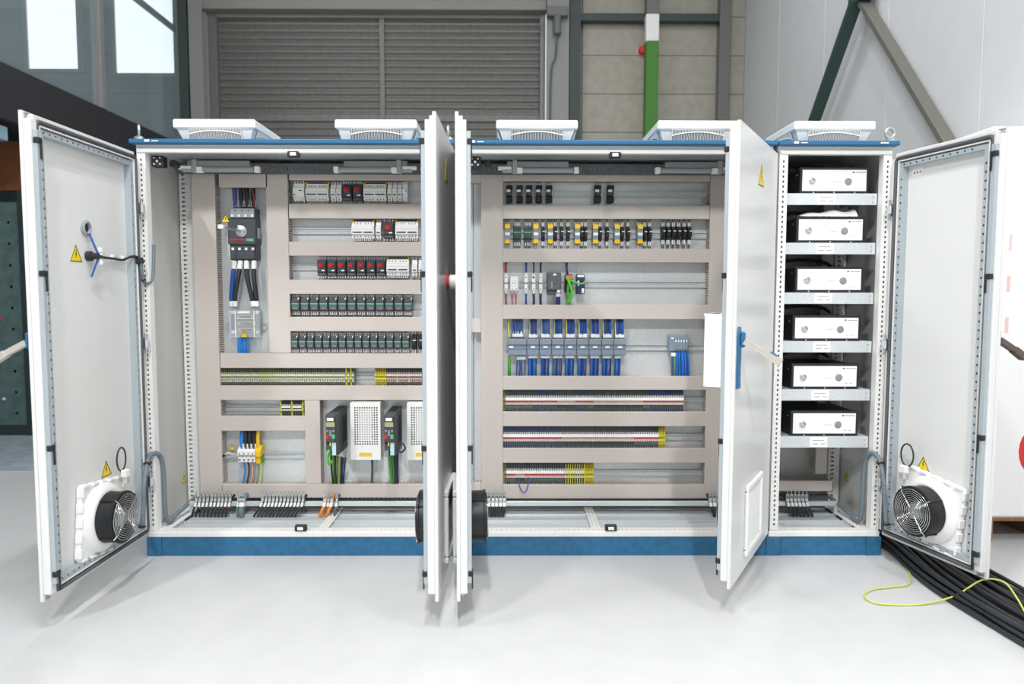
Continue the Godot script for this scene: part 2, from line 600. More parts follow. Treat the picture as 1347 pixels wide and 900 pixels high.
func enclosure(x0: float, w: float, label: String) -> Node3D:
	var t := thing("electrical_enclosure", label, "enclosure", V(x0, 0, 0), "row of white steel enclosures")
	for c in [[0.0, -0.08], [w - 0.077, -0.08], [0.0, -0.5], [w - 0.077, -0.5]]:
		part(t, "plinth_corner", MB.new().box(V(c[0] + 0.0005, 0.0, c[1]), V(c[0] + 0.0765, 0.099, c[1] + 0.08), 0.003), "blue")
	part(t, "plinth_panel", MB.new().box(V(0.0775, 0.0, -0.016), V(w - 0.0775, 0.097, -0.004), 0.002), "blue")
	part(t, "plinth_panel", MB.new().box(V(0.0775, 0.0, -0.498), V(w - 0.0775, 0.097, -0.486), 0.002), "blue")
	# base frame, its flanges punched
	var bf := part(t, "base_frame", MB.new().box(V(0.012, 0.1, -0.012), V(w - 0.012, 0.128, 0.0), 0.003), "frame_white")
	part(t, "base_frame", MB.new().box(V(0.012, 0.1, -0.49), V(w - 0.012, 0.128, -0.47), 0.003), "frame_white")
	part(bf, "punched_flange", MB.new().sheet(V(0.02, 0.132, -0.002), Vector3.RIGHT, Vector3.FORWARD, w - 0.04, 0.05, 0.004, [0.03, 0.011, 0.025, int((w - 0.1) / 0.025)], [0.018, 0.008, 1.0, 1]), "frame_white")
	for s in 2:
		var fx := 0.02 if s == 0 else w - 0.105
		part(bf, "punched_flange", MB.new().sheet(V(fx, 0.131, -0.055), Vector3.RIGHT, Vector3.FORWARD, 0.085, 0.4, 0.004, [0.02 if s == 1 else 0.052, 0.009, 1.0, 1], [0.02, 0.011, 0.025, 14]), "frame_white")
	for z in [[-0.175, -0.06], [-0.295, -0.182], [-0.43, -0.302]]:
		var fp := part(t, "floor_plate", MB.new().box(V(0.11, 0.112, z[0]), V(w - 0.11, 0.1155, z[1]), 0.001), "galvanised")
		part(fp, "lip", MB.new().box(V(0.11, 0.1155, z[1] - 0.006), V(w - 0.11, 0.125, z[1] - 0.002), 0.001), "galvanised")
	post(t, 0.018, 0.06, -0.045, -0.002, true)
	post(t, w - 0.06, w - 0.018, -0.045, -0.002, true)
	post(t, 0.02, 0.085, -0.485, -0.445, false)
	post(t, w - 0.085, w - 0.02, -0.485, -0.445, false)
	part(t, "back_panel", MB.new().box(V(0.012, 0.1, -0.5), V(w - 0.012, 2.09, -0.492)), "panel_grey")
	part(t, "top_frame", MB.new().box(V(0.02, 2.05, -0.03), V(w - 0.02, 2.069, 0.004), 0.002).box(V(0.012, 2.069, -0.03), V(w - 0.012, 2.09, -0.012)), "frame_white")
	part(t, "roof", MB.new().box(V(-0.004 if x0 == 0.0 else 0.0015, 2.09, -0.5), V(w + (0.004 if x0 > 3.0 else -0.0015), 2.112, 0.03), 0.004), "roof_blue")
	part(t, "roof_lining", MB.new().box(V(0.012, 2.084, -0.49), V(w - 0.012, 2.0895, -0.031)), "galvanised")
	# dark punched rail across the back under the roof, and one at the foot of the plate
	part(t, "roof_rail", MB.new().sheet(V(0.06, 2.0, -0.33), Vector3.RIGHT, Vector3.UP, w - 0.12, 0.055, 0.003, [0.02, 0.012, 0.025, int((w - 0.18) / 0.025)], [0.02, 0.02, 1.0, 1]).box(V(0.06, 2.055, -0.42), V(w - 0.06, 2.058, -0.33)), "dark_grey")
	part(t, "foot_rail", MB.new().sheet(V(0.1, 0.165, -0.40), Vector3.RIGHT, Vector3.UP, w - 0.2, 0.045, 0.003, [0.02, 0.012, 0.025, int((w - 0.26) / 0.025)], [0.018, 0.012, 1.0, 1]), "dark_grey")
	# white printed marks on the roof edge
	for k in [[0.115, 0.139], [0.15, 0.182]]:
		part(t, "roof_mark", MB.new().box(V(k[0] - 0.04, 2.097 if k[0] < 0.12 else 2.099, 0.03), V(k[1] - 0.04, 2.107 if k[0] < 0.12 else 2.103, 0.0306)), "plastic_white")
	return t

func clamp_rail(t: Node, a: float, b: float) -> void:
	part(t, "clamp_rail", MB.new().box(V(a, 0.172, -0.3), V(b, 0.196, -0.296), 0.001).box(V(a, 0.192, -0.318), V(b, 0.196, -0.3), 0.001).box(V(a, 0.172, -0.318), V(b, 0.176, -0.3), 0.001).box(V(a, 0.113, -0.315), V(a + 0.02, 0.172, -0.302)).box(V(b - 0.02, 0.113, -0.315), V(b, 0.172, -0.302)), "galvanised")

# triangle with a black border and a flash, in the plane of ux, uy
func warning(parent: Node, o: Vector3, ux: Vector3, uy: Vector3, s: float, called := "warning_sign") -> void:
	var nz := ux.cross(uy) * 0.0008
	var h := s * 0.88
	var b := part(parent, called, MB.new().prism(o, ux, uy, nz, [Vector2(-s / 2, -h / 2), Vector2(s / 2, -h / 2), Vector2(0, h / 2)]), "sign_yellow")
	var m := MB.new()
	var q := o + nz
	var p := [Vector2(-s / 2, -h / 2), Vector2(s / 2, -h / 2), Vector2(0, h / 2)]
	for k in 3:
		var a: Vector2 = p[k]
		var c: Vector2 = p[(k + 1) % 3]
		m.prism(q, ux, uy, nz * 0.4, [a, c, c * 0.84 + Vector2(0, -h * 0.026), a * 0.84 + Vector2(0, -h * 0.026)])
	part(b, "border", m, "black")
	part(b, "flash", MB.new().prism(q, ux, uy, nz * 0.4, [Vector2(0.02, 0.2) * s, Vector2(-0.07, -0.1) * s, Vector2(0.0, -0.08) * s, Vector2(-0.03, -0.3) * s, Vector2(0.08, -0.02) * s, Vector2(0.01, -0.03) * s, Vector2(0.07, 0.2) * s]), "black")

# one door: a part of its enclosure. Local: hinge axis at x = 0, free edge at s * w, outer face z = 0, inner side -z
func door(t: Node3D, hx: float, w: float, s: float, deg: float, label: String) -> MeshInstance3D:
	var y0 := 0.1216
	var y1 := 2.0493
	var m := MB.new()
	var e := w - 0.001
	m.box(V(0, y0, -0.0025), V(s * e, y1, 0.0), 0.001)
	m.box(V(0, y0, -0.012), V(s * 0.0025, y1, -0.0025)).box(V(s * (e - 0.0025), y0, -0.012), V(s * e, y1, -0.0025))
	m.box(V(0, y0, -0.012), V(s * e, y0 + 0.0025, -0.0025)).box(V(0, y1 - 0.0025, -0.012), V(s * e, y1, -0.0025))
	m.box(V(s * 0.002, y0, -0.0135), V(s * 0.012, y1, -0.012)).box(V(s * (e - 0.012), y0, -0.0135), V(s * (e - 0.001), y1, -0.012))
	var d := part(t, "door", m, "door_white")
	tag(d, label)
	d.position = V(hx - t.position.x, 0, 0.02)
	d.rotation.y = -s * deg_to_rad(deg)
	# deep white edge channels that carry the lock rod and hinges
	var ec := MB.new()
	ec.box(V(s * (w - 0.04), y0 + 0.03, -0.043), V(s * (w - 0.004), y1 - 0.03, -0.0135), 0.002).box(V(s * 0.003, y0 + 0.03, -0.036), V(s * 0.024, y1 - 0.03, -0.0135), 0.002)
	ec.box(V(s * 0.024, y0 + 0.006, -0.03), V(s * (w - 0.04), y0 + 0.028, -0.0025), 0.002).box(V(s * 0.024, y1 - 0.028, -0.03), V(s * (w - 0.04), y1 - 0.006, -0.0025), 0.002)
	part(d, "edge_channel", ec, "door_white").set_meta("kind", "stuff")
	# rubber gasket, then the punched stiffening frame inside it
	var gx0 := 0.03
	var gx1 := w - 0.044
	var gy0 := y0 + 0.03
	var gy1 := y1 - 0.03
	var ring := []
	for k in 4:
		var cx: float = [gx0 + 0.02, gx1 - 0.02, gx1 - 0.02, gx0 + 0.02][k]
		var cy: float = [gy0 + 0.02, gy0 + 0.02, gy1 - 0.02, gy1 - 0.02][k]
		for q in 5:
			var a := -PI / 2 - PI / 2 + PI / 2 * k + PI / 2 * q / 4.0
			ring.append(V(s * (cx + cos(a) * 0.02), cy + sin(a) * 0.02, -0.038))
	part(d, "gasket", MB.new().tube(ring, 0.0085, 8, true), "gasket")
	var fx0 := gx0 + 0.014
	var fx1 := gx1 - 0.014
	var fy0 := gy0 + 0.014
	var fy1 := gy1 - 0.014
	var wl := MB.new()
	wl.box(V(s * fx0, fy0, -0.042), V(s * (fx0 + 0.006), fy1, -0.0025), 0.001).box(V(s * (fx1 - 0.006), fy0, -0.042), V(s * fx1, fy1, -0.0025), 0.001)
	wl.box(V(s * fx0, fy0, -0.042), V(s * fx1, fy0 + 0.006, -0.0025), 0.001).box(V(s * fx0, fy1 - 0.006, -0.042), V(s * fx1, fy1, -0.0025), 0.001)
	part(d, "inner_rim", wl, "door_white")
	for k in 4:
		var f := MB.new()
		var a := fx0 + 0.008
		var b := fx1 - 0.008
		if k < 2:
			var x := a if k == 0 else b - 0.021
			f.sheet(V(-x if s < 0.0 else x + 0.021, fy0 + 0.034, -0.036), Vector3.LEFT, Vector3.UP, 0.021, fy1 - fy0 - 0.068, 0.002, [0.0065, 0.008, 1.0, 1], [0.02, 0.009, 0.0375, int((fy1 - fy0 - 0.1) / 0.0375)])
			f.box(V(s * x, fy0 + 0.034, -0.034), V(s * (x + 0.002), fy1 - 0.034, -0.0025)).box(V(s * (x + 0.019), fy0 + 0.034, -0.034), V(s * (x + 0.021), fy1 - 0.034, -0.0025))
		else:
			var y := fy0 + 0.008 if k == 2 else fy1 - 0.034
			f.sheet(V(b if s > 0.0 else -a, y, -0.036), Vector3.LEFT, Vector3.UP, b - a, 0.021, 0.002, [0.02, 0.009, 0.0375, int((b - a - 0.05) / 0.0375)], [0.0065, 0.008, 1.0, 1])
			f.box(V(s * a, y, -0.034), V(s * b, y + 0.002, -0.0025)).box(V(s * a, y + 0.019, -0.034), V(s * b, y + 0.021, -0.0025))
		part(d, "punched_bar", f, "galv_blue")
	# lock rod along the free edge with its black catches
	part(d, "lock_rod", MB.new().box(V(s * (w - 0.034), y0 + 0.07, -0.06), V(s * (w - 0.012), y1 - 0.07, -0.043), 0.001), "galv_blue")
	for y in [y0 + 0.11, y0 + 0.62, y1 - 0.62, y1 - 0.11]:
		part(d, "lock_catch", MB.new().box(V(s * (w - 0.038), y - 0.012, -0.066), V(s * (w - 0.008), y + 0.012, -0.046), 0.003).box(V(s * (w - 0.036), y - 0.07, -0.066), V(s * (w - 0.026), y - 0.012, -0.06), 0.002), "black")
	for y in [y0 + 0.28, y0 + 0.98, y1 - 0.28]:
		var hg := part(d, "hinge", MB.new().box(V(s * 0.004, y - 0.03, -0.052), V(s * 0.018, y + 0.03, -0.036), 0.002).cyl(V(s * 0.011, y - 0.05, -0.05), V(s * 0.011, y + 0.05, -0.05), 0.006, 10), "steel")
		part(hg, "hinge_leaf", MB.new().box(V(s * 0.004, y - 0.02, -0.066), V(s * 0.03, y + 0.02, -0.055), 0.002), "galvanised")
	return d

func swing_handle(d: Node3D, w: float, s: float, lever: String, out: float) -> void:
	# blue escutcheon on the outer face with the lever folded out
	var x := s * (w - 0.035)
	var y := 1.01
	var pl := []
	for k in 9:
		var a := PI * k / 8.0
		pl.append(Vector2(cos(a) * 0.017, 0.115 + sin(a) * 0.05))
	pl.append_array([Vector2(-0.017, -0.09), Vector2(0.017, -0.09)])
	part(d, "handle_plate", MB.new().prism(V(x, y + 0.045, 0), Vector3.RIGHT, Vector3.UP, V(0, 0, 0.012), pl).box(V(x - 0.014, y + 0.125, 0.012), V(x + 0.014, y + 0.19, 0.03), 0.006), "roof_blue")
	var a := V(x, y + 0.15, 0.028)
	var b := V(x, y + 0.15 - 0.075 * out, 0.17)
	var h := part(d, "handle_lever", MB.new().bar(a, a.lerp(b, 0.6), 0.028, 0.022).bar(a.lerp(b, 0.58), b + V(0, -0.006, 0), 0.032, 0.027), lever)
	part(h, "lever_tip", MB.new().bar(a.lerp(b, 0.72) + V(0, 0.014, 0), a.lerp(b, 0.9) + V(0, 0.012, 0), 0.022, 0.006), "roof_blue")

# slotted filter grille on the outer face of a door
func door_grille(d: Node3D, x: float, y: float) -> void:
	var m := MB.new()
	m.box(V(x - 0.162, y - 0.162, 0.0), V(x + 0.162, y - 0.132, 0.016), 0.006).box(V(x - 0.162, y + 0.132, 0.0), V(x + 0.162, y + 0.162, 0.016), 0.006)
	m.box(V(x - 0.162, y - 0.132, 0.0), V(x - 0.132, y + 0.132, 0.016), 0.006).box(V(x + 0.132, y - 0.132, 0.0), V(x + 0.162, y + 0.132, 0.016), 0.006)
	var g := part(d, "filter_grille", m, "plastic_white")
	var f := MB.new()
	for k in 22:
		var yy := y - 0.128 + k * 0.012
		f.bar(V(x - 0.132, yy, 0.005), V(x + 0.132, yy, 0.005), 0.007, 0.0025, V(0, 0.7, 0.7))
	part(g, "louvre", f, "plastic_white").set_meta("kind", "stuff")

func filter_fan(d: Node3D, x: float, y: float, label: String) -> void:
	var t := thing("filter_fan", label, "fan", Vector3.ZERO, "filter fans on the enclosure doors")
	var z := -0.0035
	var m := MB.new()
	m.box(V(-0.16, -0.16, z - 0.026), V(0.16, 0.16, z), 0.006)
	for sx in [-1, 1]:
		for k in 5:
			m.box(V(sx * 0.16 - 0.008, -0.15 + k * 0.065, z - 0.034), V(sx * 0.16 + 0.004, -0.11 + k * 0.065, z - 0.004), 0.002)
			m.box(V(-0.15 + k * 0.065, sx * 0.16 - 0.008, z - 0.034), V(-0.11 + k * 0.065, sx * 0.16 + 0.004, z - 0.004), 0.002)
	part(t, "filter_housing", m, "plastic_white")
	part(t, "cowl", MB.new().lathe(V(0, 0, z - 0.026), Vector3.FORWARD, [[0.158, 0.0], [0.152, 0.012], [0.132, 0.028], [0.122, 0.032], [0.114, 0.032]], 40), "plastic_white")
	part(t, "fan_ring", MB.new().lathe(V(0, 0, z - 0.05), Vector3.FORWARD, [[0.116, 0.0], [0.118, 0.006], [0.113, 0.009], [0.113, 0.066], [0.117, 0.07], [0.117, 0.078], [0.104, 0.079], [0.104, 0.01], [0.0, 0.008]], 40), "black")
	for k in 4:
		var a := PI / 4 + k * PI / 2
		part(t, "fan_lug", MB.new().box(V(cos(a) * 0.116 - 0.009, sin(a) * 0.116 - 0.009, z - 0.128), V(cos(a) * 0.116 + 0.009, sin(a) * 0.116 + 0.009, z - 0.118), 0.003).bar(V(cos(a) * 0.1175, sin(a) * 0.1175, z - 0.06), V(cos(a) * 0.1175, sin(a) * 0.1175, z - 0.125), 0.004, 0.004), "black")
	for k in 7:
		var a := TAU * k / 7.0
		var b := a + 0.5
		var bl := MB.new()
		var p0 := V(cos(a) * 0.035, sin(a) * 0.035, z - 0.1)
		var p1 := V(cos(b) * 0.1, sin(b) * 0.1, z - 0.1)
		bl.bar(p0, p1, 0.045, 0.002, V(0.5 * cos(a + 1.6), 0.5 * sin(a + 1.6), 0.8))
		part(t, "blade", bl, "black_matt")
	part(t, "motor_hub", MB.new().lathe(V(0, 0, z - 0.08), Vector3.FORWARD, [[0.04, 0.0], [0.04, 0.04], [0.036, 0.044], [0.0, 0.044]], 24), "steel")
	var g := MB.new()
	for k in 9:
		g.ring(V(0, 0, z - 0.132 - 0.004 * sin(k * 0.35)), Vector3.BACK, 0.024 + k * 0.0097, 0.0019, 36, 6)
	var gr := part(t, "finger_guard", g, "chrome")
	for k in 4:
		var a := PI / 4 + k * PI / 2
		part(gr, "guard_spoke", MB.new().tube([V(cos(a) * 0.02, sin(a) * 0.02, z - 0.134), V(cos(a) * 0.1, sin(a) * 0.1, z - 0.136), V(cos(a) * 0.122, sin(a) * 0.122, z - 0.129)], 0.0028, 6), "chrome")
	t.transform = Transform3D(Basis(), Vector3.ZERO)
	t.global_transform = d.global_transform * Transform3D(Basis(Vector3.BACK, 0.12), V(x, y, 0))

var DL: MeshInstance3D
var DLM: MeshInstance3D
var DML: MeshInstance3D
var DMR: MeshInstance3D
var DR: MeshInstance3D

func enclosures() -> void:
	var a := enclosure(0.0, 1.6, "wide white enclosure with main switch, contactor rows and two inverter drives, doors open")
	var b := enclosure(1.6, 1.6, "wide white enclosure with controller modules, blue wiring and a half open door")
	var c := enclosure(3.2, 0.6, "narrow white enclosure with six shelves of black units, door open")
	part(a, "side_panel", MB.new().box(V(0.0, 0.1, -0.49), V(0.012, 2.09, -0.05), 0.001), "panel_grey")
	part(c, "side_panel", MB.new().box(V(0.588, 0.1, -0.49), V(0.6, 2.09, -0.05), 0.001), "panel_grey")
	part(c, "side_panel", MB.new().box(V(0.0, 0.1, -0.49), V(0.012, 2.09, -0.05), 0.001), "panel_grey")
	part(a, "mounting_plate", MB.new().box(V(0.088, 0.18, ZP - 0.003), V(1.53, 2.05, ZP), 0.001), "plate")
	part(b, "mounting_plate", MB.new().box(V(0.07, 0.18, ZP - 0.003), V(1.53, 2.05, ZP), 0.001), "plate")
	part(b, "joint_strip", MB.new().box(V(-0.06, 0.14, -0.44), V(0.065, 2.05, -0.436), 0.001), "galvanised")
	eye_bolt(a, 0.035, 0.0, V(0.88, 0, -0.46).normalized())
	eye_bolt(a, 1.565, 0.0, Vector3.RIGHT)
	eye_bolt(b, 0.05, 0.0, Vector3.RIGHT)
	eye_bolt(c, 0.565, 0.0, V(0.15, 0, 1).normalized())
	for k in 3:
		part(c, "roof_mark", MB.new().box(V(0.505 + k * 0.014, 2.098, 0.03), V(0.516 + k * 0.014, 2.105, 0.0306)), "plastic_white")
	for e in [[a, 1.6], [b, 1.6], [c, 0.6]]:
		clamp_rail(e[0], 0.09, e[1] - 0.09)
	# black and white frame corner pieces, centre door stops, punched cross strips on the floor
	for e in [a, b]:
		var cc := part(e, "corner_piece", MB.new().box(V(0.065, 1.99, -0.1), V(0.125, 2.045, -0.05), 0.004).cyl(V(0.16, 2.01, -0.12), V(0.16, 2.01, -0.08), 0.02, 14), "black_soft")
		for q in [[0, 0], [1, 1], [-1, 1], [1, -1], [-1, -1]]:
			part(cc, "stud", MB.new().cyl(V(0.095 + q[0] * 0.015, 2.018 + q[1] * 0.015, -0.052), V(0.095 + q[0] * 0.015, 2.018 + q[1] * 0.015, -0.047), 0.006 if q[0] == 0 else 0.004, 8), "plastic_white")
		for y in [0.131, 2.028]:
			var ds := part(e, "door_stop", MB.new().box(V(0.765, y, -0.02), V(0.825, y + 0.032, 0.006), 0.004), "black_soft")
			part(ds, "stop_pad", MB.new().box(V(0.78, y + 0.008, 0.006), V(0.81, y + 0.024, 0.009), 0.002), "plastic_white")
	part(a, "punched_strip", MB.new().sheet(V(0.87, 0.127, -0.06), Vector3.RIGHT, Vector3.FORWARD, 0.05, 0.36, 0.003, [0.01, 0.008, 0.022, 2], [0.02, 0.012, 0.025, 13]), "frame_white")
	part(b, "punched_strip", MB.new().sheet(V(0.70, 0.127, -0.06), Vector3.RIGHT, Vector3.FORWARD, 0.05, 0.36, 0.003, [0.01, 0.008, 0.022, 2], [0.02, 0.012, 0.025, 13]), "frame_white")
	DL = door(a, 0.0, 0.8, 1.0, 90.21, "white sheet steel door with fan, cable and warning sign inside")
	DLM = door(a, 1.6, 0.8, -1.0, 88.89, "white sheet steel door seen edge on")
	DML = door(b, 1.6, 0.8, 1.0, 85.86, "white sheet steel door with a red switch outside")
	DMR = door(b, 3.2, 0.8, -1.0, 59.06, "white sheet steel door half open, yellow warning triangle outside")
	DR = door(c, 3.8, 0.6, -1.0, 104.25, "narrow white sheet steel door with fan inside")
	for q in [[DL, 0.8, 1.0, "lever", 1.0], [DMR, 0.8, -1.0, "lever", 1.0], [DR, 0.6, -1.0, "lever_brown", 1.0]]:
		swing_handle(q[0], q[1], q[2], q[3], q[4])
	for q in [[DL, 0.4], [DLM, -0.4], [DML, 0.4], [DMR, -0.4], [DR, -0.31]]:
		door_grille(q[0], q[1], 0.345)
	warning(DMR, V(-0.385, 1.89, 0), Vector3.RIGHT, Vector3.UP, 0.115)
	warning(DLM, V(-0.42, 1.89, 0), Vector3.RIGHT, Vector3.UP, 0.115)
	warning(DL, V(0.478, 1.526, -0.0026), Vector3.LEFT, Vector3.UP, 0.085)
	warning(DL, V(0.315, 0.545, -0.0026), Vector3.LEFT, Vector3.UP, 0.085)
	warning(DR, V(-0.23, 0.545, -0.0026), Vector3.LEFT, Vector3.UP, 0.075)
	var st := part(DR, "sticker", MB.new().box(V(-0.155, 1.925, -0.0034), V(-0.095, 1.96, -0.0026)), "paper")
	for k in 3:
		part(st, "pictogram", MB.new().box(V(-0.15 + k * 0.018, 1.932, -0.0037), V(-0.138 + k * 0.018, 1.945, -0.0034)), "print_grey")
	for q in [[DL, 0.085], [DR, -0.085]]:
		var s: float = signf(q[1])
		warning(q[0], V(s * 0.145, 0.23, -0.0026), Vector3.LEFT, Vector3.UP, 0.06)
	# cable ducts of the left enclosure
	duct(a, 0.1321, 0.2581, 0.2042, 2.0525, true, 0.0)
	duct(a, 0.281, 0.5461, 1.9321, 2.053, false, 0.0)
	duct(a, 0.5361, 0.6552, 1.0231, 2.0535, true, 0.0)
	duct(a, 0.6646, 1.47, 1.9726, 2.0546, false, 0.0)
	duct(a, 0.6604, 1.47, 1.7646, 1.8451, false, 0.0)
	duct(a, 0.6563, 1.47, 1.5605, 1.6383, false, 0.0)
	duct(a, 0.6521, 1.47, 1.3503, 1.4299, false, 0.0)
	duct(a, 0.6479, 1.47, 1.1441, 1.2242, false, 0.0)
	duct(a, 0.2622, 1.47, 0.9392, 1.0212, false, 0.0)
	duct(a, 0.2582, 1.47, 0.7591, 0.8403, false, 0.0)
	duct(a, 0.257, 0.728, 0.5852, 0.669, false, 0.0)
	duct(a, 0.726, 0.8111, 0.2823, 0.7578, true, 0.0)
	duct(a, 0.251, 1.47, 0.2039, 0.281, false, 0.0)
	# and of the middle one
	duct(b, 1.7135, 1.8339, 0.199, 2.0483, true, 1.6)
	duct(b, 1.8335, 2.9715, 1.9698, 2.0499, false, 1.6)
	duct(b, 1.8336, 2.9724, 1.7654, 1.8399, false, 1.6)
	duct(b, 1.8337, 2.9756, 1.527, 1.6034, false, 1.6)
	duct(b, 1.8338, 2.9765, 1.2132, 1.2934, false, 1.6)
	duct(b, 1.8341, 2.9783, 0.8177, 0.8946, false, 1.6)
	duct(b, 1.8342, 2.976, 0.6114, 0.6932, false, 1.6)
	duct(b, 1.8343, 2.9759, 0.4036, 0.486, false, 1.6)
	duct(b, 1.8344, 2.9758, 0.1987, 0.2773, false, 1.6)
	duct(b, 2.9746, 3.1061, 0.1984, 2.0515, true, 1.6)
	duct(b, 1.6484, 1.7141, 1.9619, 2.048, false, 1.6)
	duct(b, 1.6461, 1.7127, 1.1384, 1.2166, false, 1.6)
	duct(b, 1.6435, 1.7113, 0.2253, 0.2907, false, 1.6)
	# rails
	din_rail(a, 0.6594, 1.47, 1.912, 0.0)
	din_rail(a, 0.6553, 1.47, 1.7021, 0.0)
	din_rail(a, 0.6513, 1.47, 1.5013, 0.0)
	din_rail(a, 0.647, 1.47, 1.2863, 0.0)
	din_rail(a, 0.6428, 1.47, 1.074, 0.0)
	din_rail(a, 0.2484, 1.47, 0.8882, 0.0)
	din_rail(a, 0.2522, 0.6958, 0.7056, 0.0)
	din_rail(a, 0.2536, 0.695, 0.4299, 0.0)
	din_rail(a, 0.2686, 0.4993, 1.1657, 0.0)
	din_rail(b, 1.8437, 2.9816, 1.9088, 1.6)
	din_rail(b, 1.8438, 2.9863, 1.6816, 1.6)
	din_rail(b, 1.844, 2.9876, 1.4077, 1.6)
	din_rail(b, 1.8486, 2.9905, 1.0516, 1.6)
	din_rail(b, 1.8488, 2.9924, 0.7478, 1.6)
	din_rail(b, 1.849, 2.9923, 0.5376, 1.6)
	din_rail(b, 1.8535, 2.9878, 0.3259, 1.6)
	# right enclosure: shelves with a printed label each, ducts behind
	for y in [1.8639, 1.615, 1.3618, 1.112, 0.8619, 0.6153]:
		var sh := part(c, "shelf", MB.new().box(V(0.02, y - 0.058, -0.05), V(0.535, y, -0.046), 0.001).box(V(0.02, y - 0.004, -0.44), V(0.535, y, -0.05), 0.0005).box(V(0.02, y - 0.03, -0.44), V(0.022, y - 0.004, -0.05)).box(V(0.533, y - 0.03, -0.44), V(0.535, y - 0.004, -0.05)), "galvanised")
		var lb := part(sh, "shelf_label", MB.new().box(V(0.232, y - 0.054, -0.046), V(0.322, y - 0.003, -0.0452)), "paper")
		for k in 2:
			part(lb, "print_line", MB.new().box(V(0.245, y - 0.022 - k * 0.018, -0.0452), V(0.305 - k * 0.03, y - 0.018 - k * 0.018, -0.0449)), "print_grey")
			if k == 1:
				part(lb, "print_line", MB.new().box(V(0.288, y - 0.04, -0.0452), V(0.312, y - 0.036, -0.0449)), "print_grey")
		for yy in [y - 0.018, y - 0.042]:
			part(sh, "rivet", MB.new().cyl(V(0.515, yy, -0.046), V(0.515, yy, -0.044), 0.004, 8), "steel")
	duct(c, 3.60, 3.665, 0.34, 2.0, true, 3.2)
	duct(c, 3.25, 3.70, 0.24, 0.30, false, 3.2)
	warning(c, V(0.587, 0.32, -0.37), V(0, 0, 1), Vector3.UP, 0.05)
	warning(a, V(0.013, 0.3, -0.41), V(0, 0, -1), Vector3.UP, 0.06)

# ------------------------------------------------------------------ on the roof
func roof_fans() -> void:
	var labels := ["white roof fan over the main switch, beside the edge-on eye bolt", "white roof fan over the inverter drives of the left wide enclosure", "white roof fan over the row of black relays, next to the paired edge-on doors", "white roof fan beside the half open door of the middle enclosure", "white roof fan on the narrow enclosure with the shelves"]
	var xs := [0.4054, 1.2051, 2.0053, 2.8079, 3.4895]
	for k in 5:
		place("roof_fan", "roof_fan", b_roof_fan, labels[k], "fan", "white roof fans", V(xs[k], 2.112, -0.2))
func b_roof_fan(o: Node3D) -> void:
	var s := MB.new()
	# sloping body that widens upward, then the flat cover plate
	for f in 4:
		var a := f * PI / 2
		var bs := Basis(Vector3.UP, a)
		var p0 := bs * V(-0.165, 0.0, 0.165)
		var p1 := bs * V(0.165, 0.0, 0.165)
		var p2 := bs * V(0.19, 0.062, 0.19)
		var p3 := bs * V(-0.19, 0.062, 0.19)
		s.quad(p0, p1, p2, p3, bs * V(0, -0.37, 0.93))
	s.quad(V(-0.165, 0, -0.165), V(0.165, 0, -0.165), V(0.165, 0, 0.165), V(-0.165, 0, 0.165), Vector3.DOWN)
	s.quad(V(-0.19, 0.062, -0.19), V(0.19, 0.062, -0.19), V(0.19, 0.062, 0.19), V(-0.19, 0.062, 0.19), Vector3.UP)
	part(o, "fan_body", s, "plastic_white")
	part(o, "cover_plate", MB.new().box(V(-0.203, 0.058, -0.203), V(0.203, 0.102, 0.203), 0.006), "plastic_white")
	# vertical louvre fins in a frame on the faces
	for f in 4:
		var bs := Basis(Vector3.UP, f * PI / 2)
		var g := MB.new().at(Transform3D(bs, Vector3.ZERO))
		g.quad(V(-0.128, 0.004, 0.171), V(0.128, 0.004, 0.171), V(0.128, 0.056, 0.191), V(-0.128, 0.056, 0.191), V(0, -0.37, 0.93))
		part(o, "vent_opening", g, "charcoal")
		var l := MB.new().at(Transform3D(bs, Vector3.ZERO))
		for k in 33:
			var x := -0.128 + k * 0.008
			l.bar(V(x, 0.002, 0.176), V(x, 0.058, 0.197), 0.003, 0.008, Vector3.BACK)
		for k in 16:
			var x := -0.128 + k * 0.016
			var h0 := 0.036 + 0.016 * (1.0 - pow(x / 0.128, 2))
			var h1 := 0.036 + 0.016 * (1.0 - pow((x + 0.016) / 0.128, 2))
			l.bar(V(x, h0 - 0.006, 0.19 + (h0 - 0.036) * 0.4), V(x + 0.016, h1 - 0.006, 0.19 + (h1 - 0.036) * 0.4), 0.008, 0.004)
		part(o, "vent_fins", l, "plastic_white").set_meta("kind", "stuff")

# ------------------------------------------------------------------ on the doors
func on_door(d: Node3D, o: Node3D) -> void:
	o.global_transform = d.global_transform

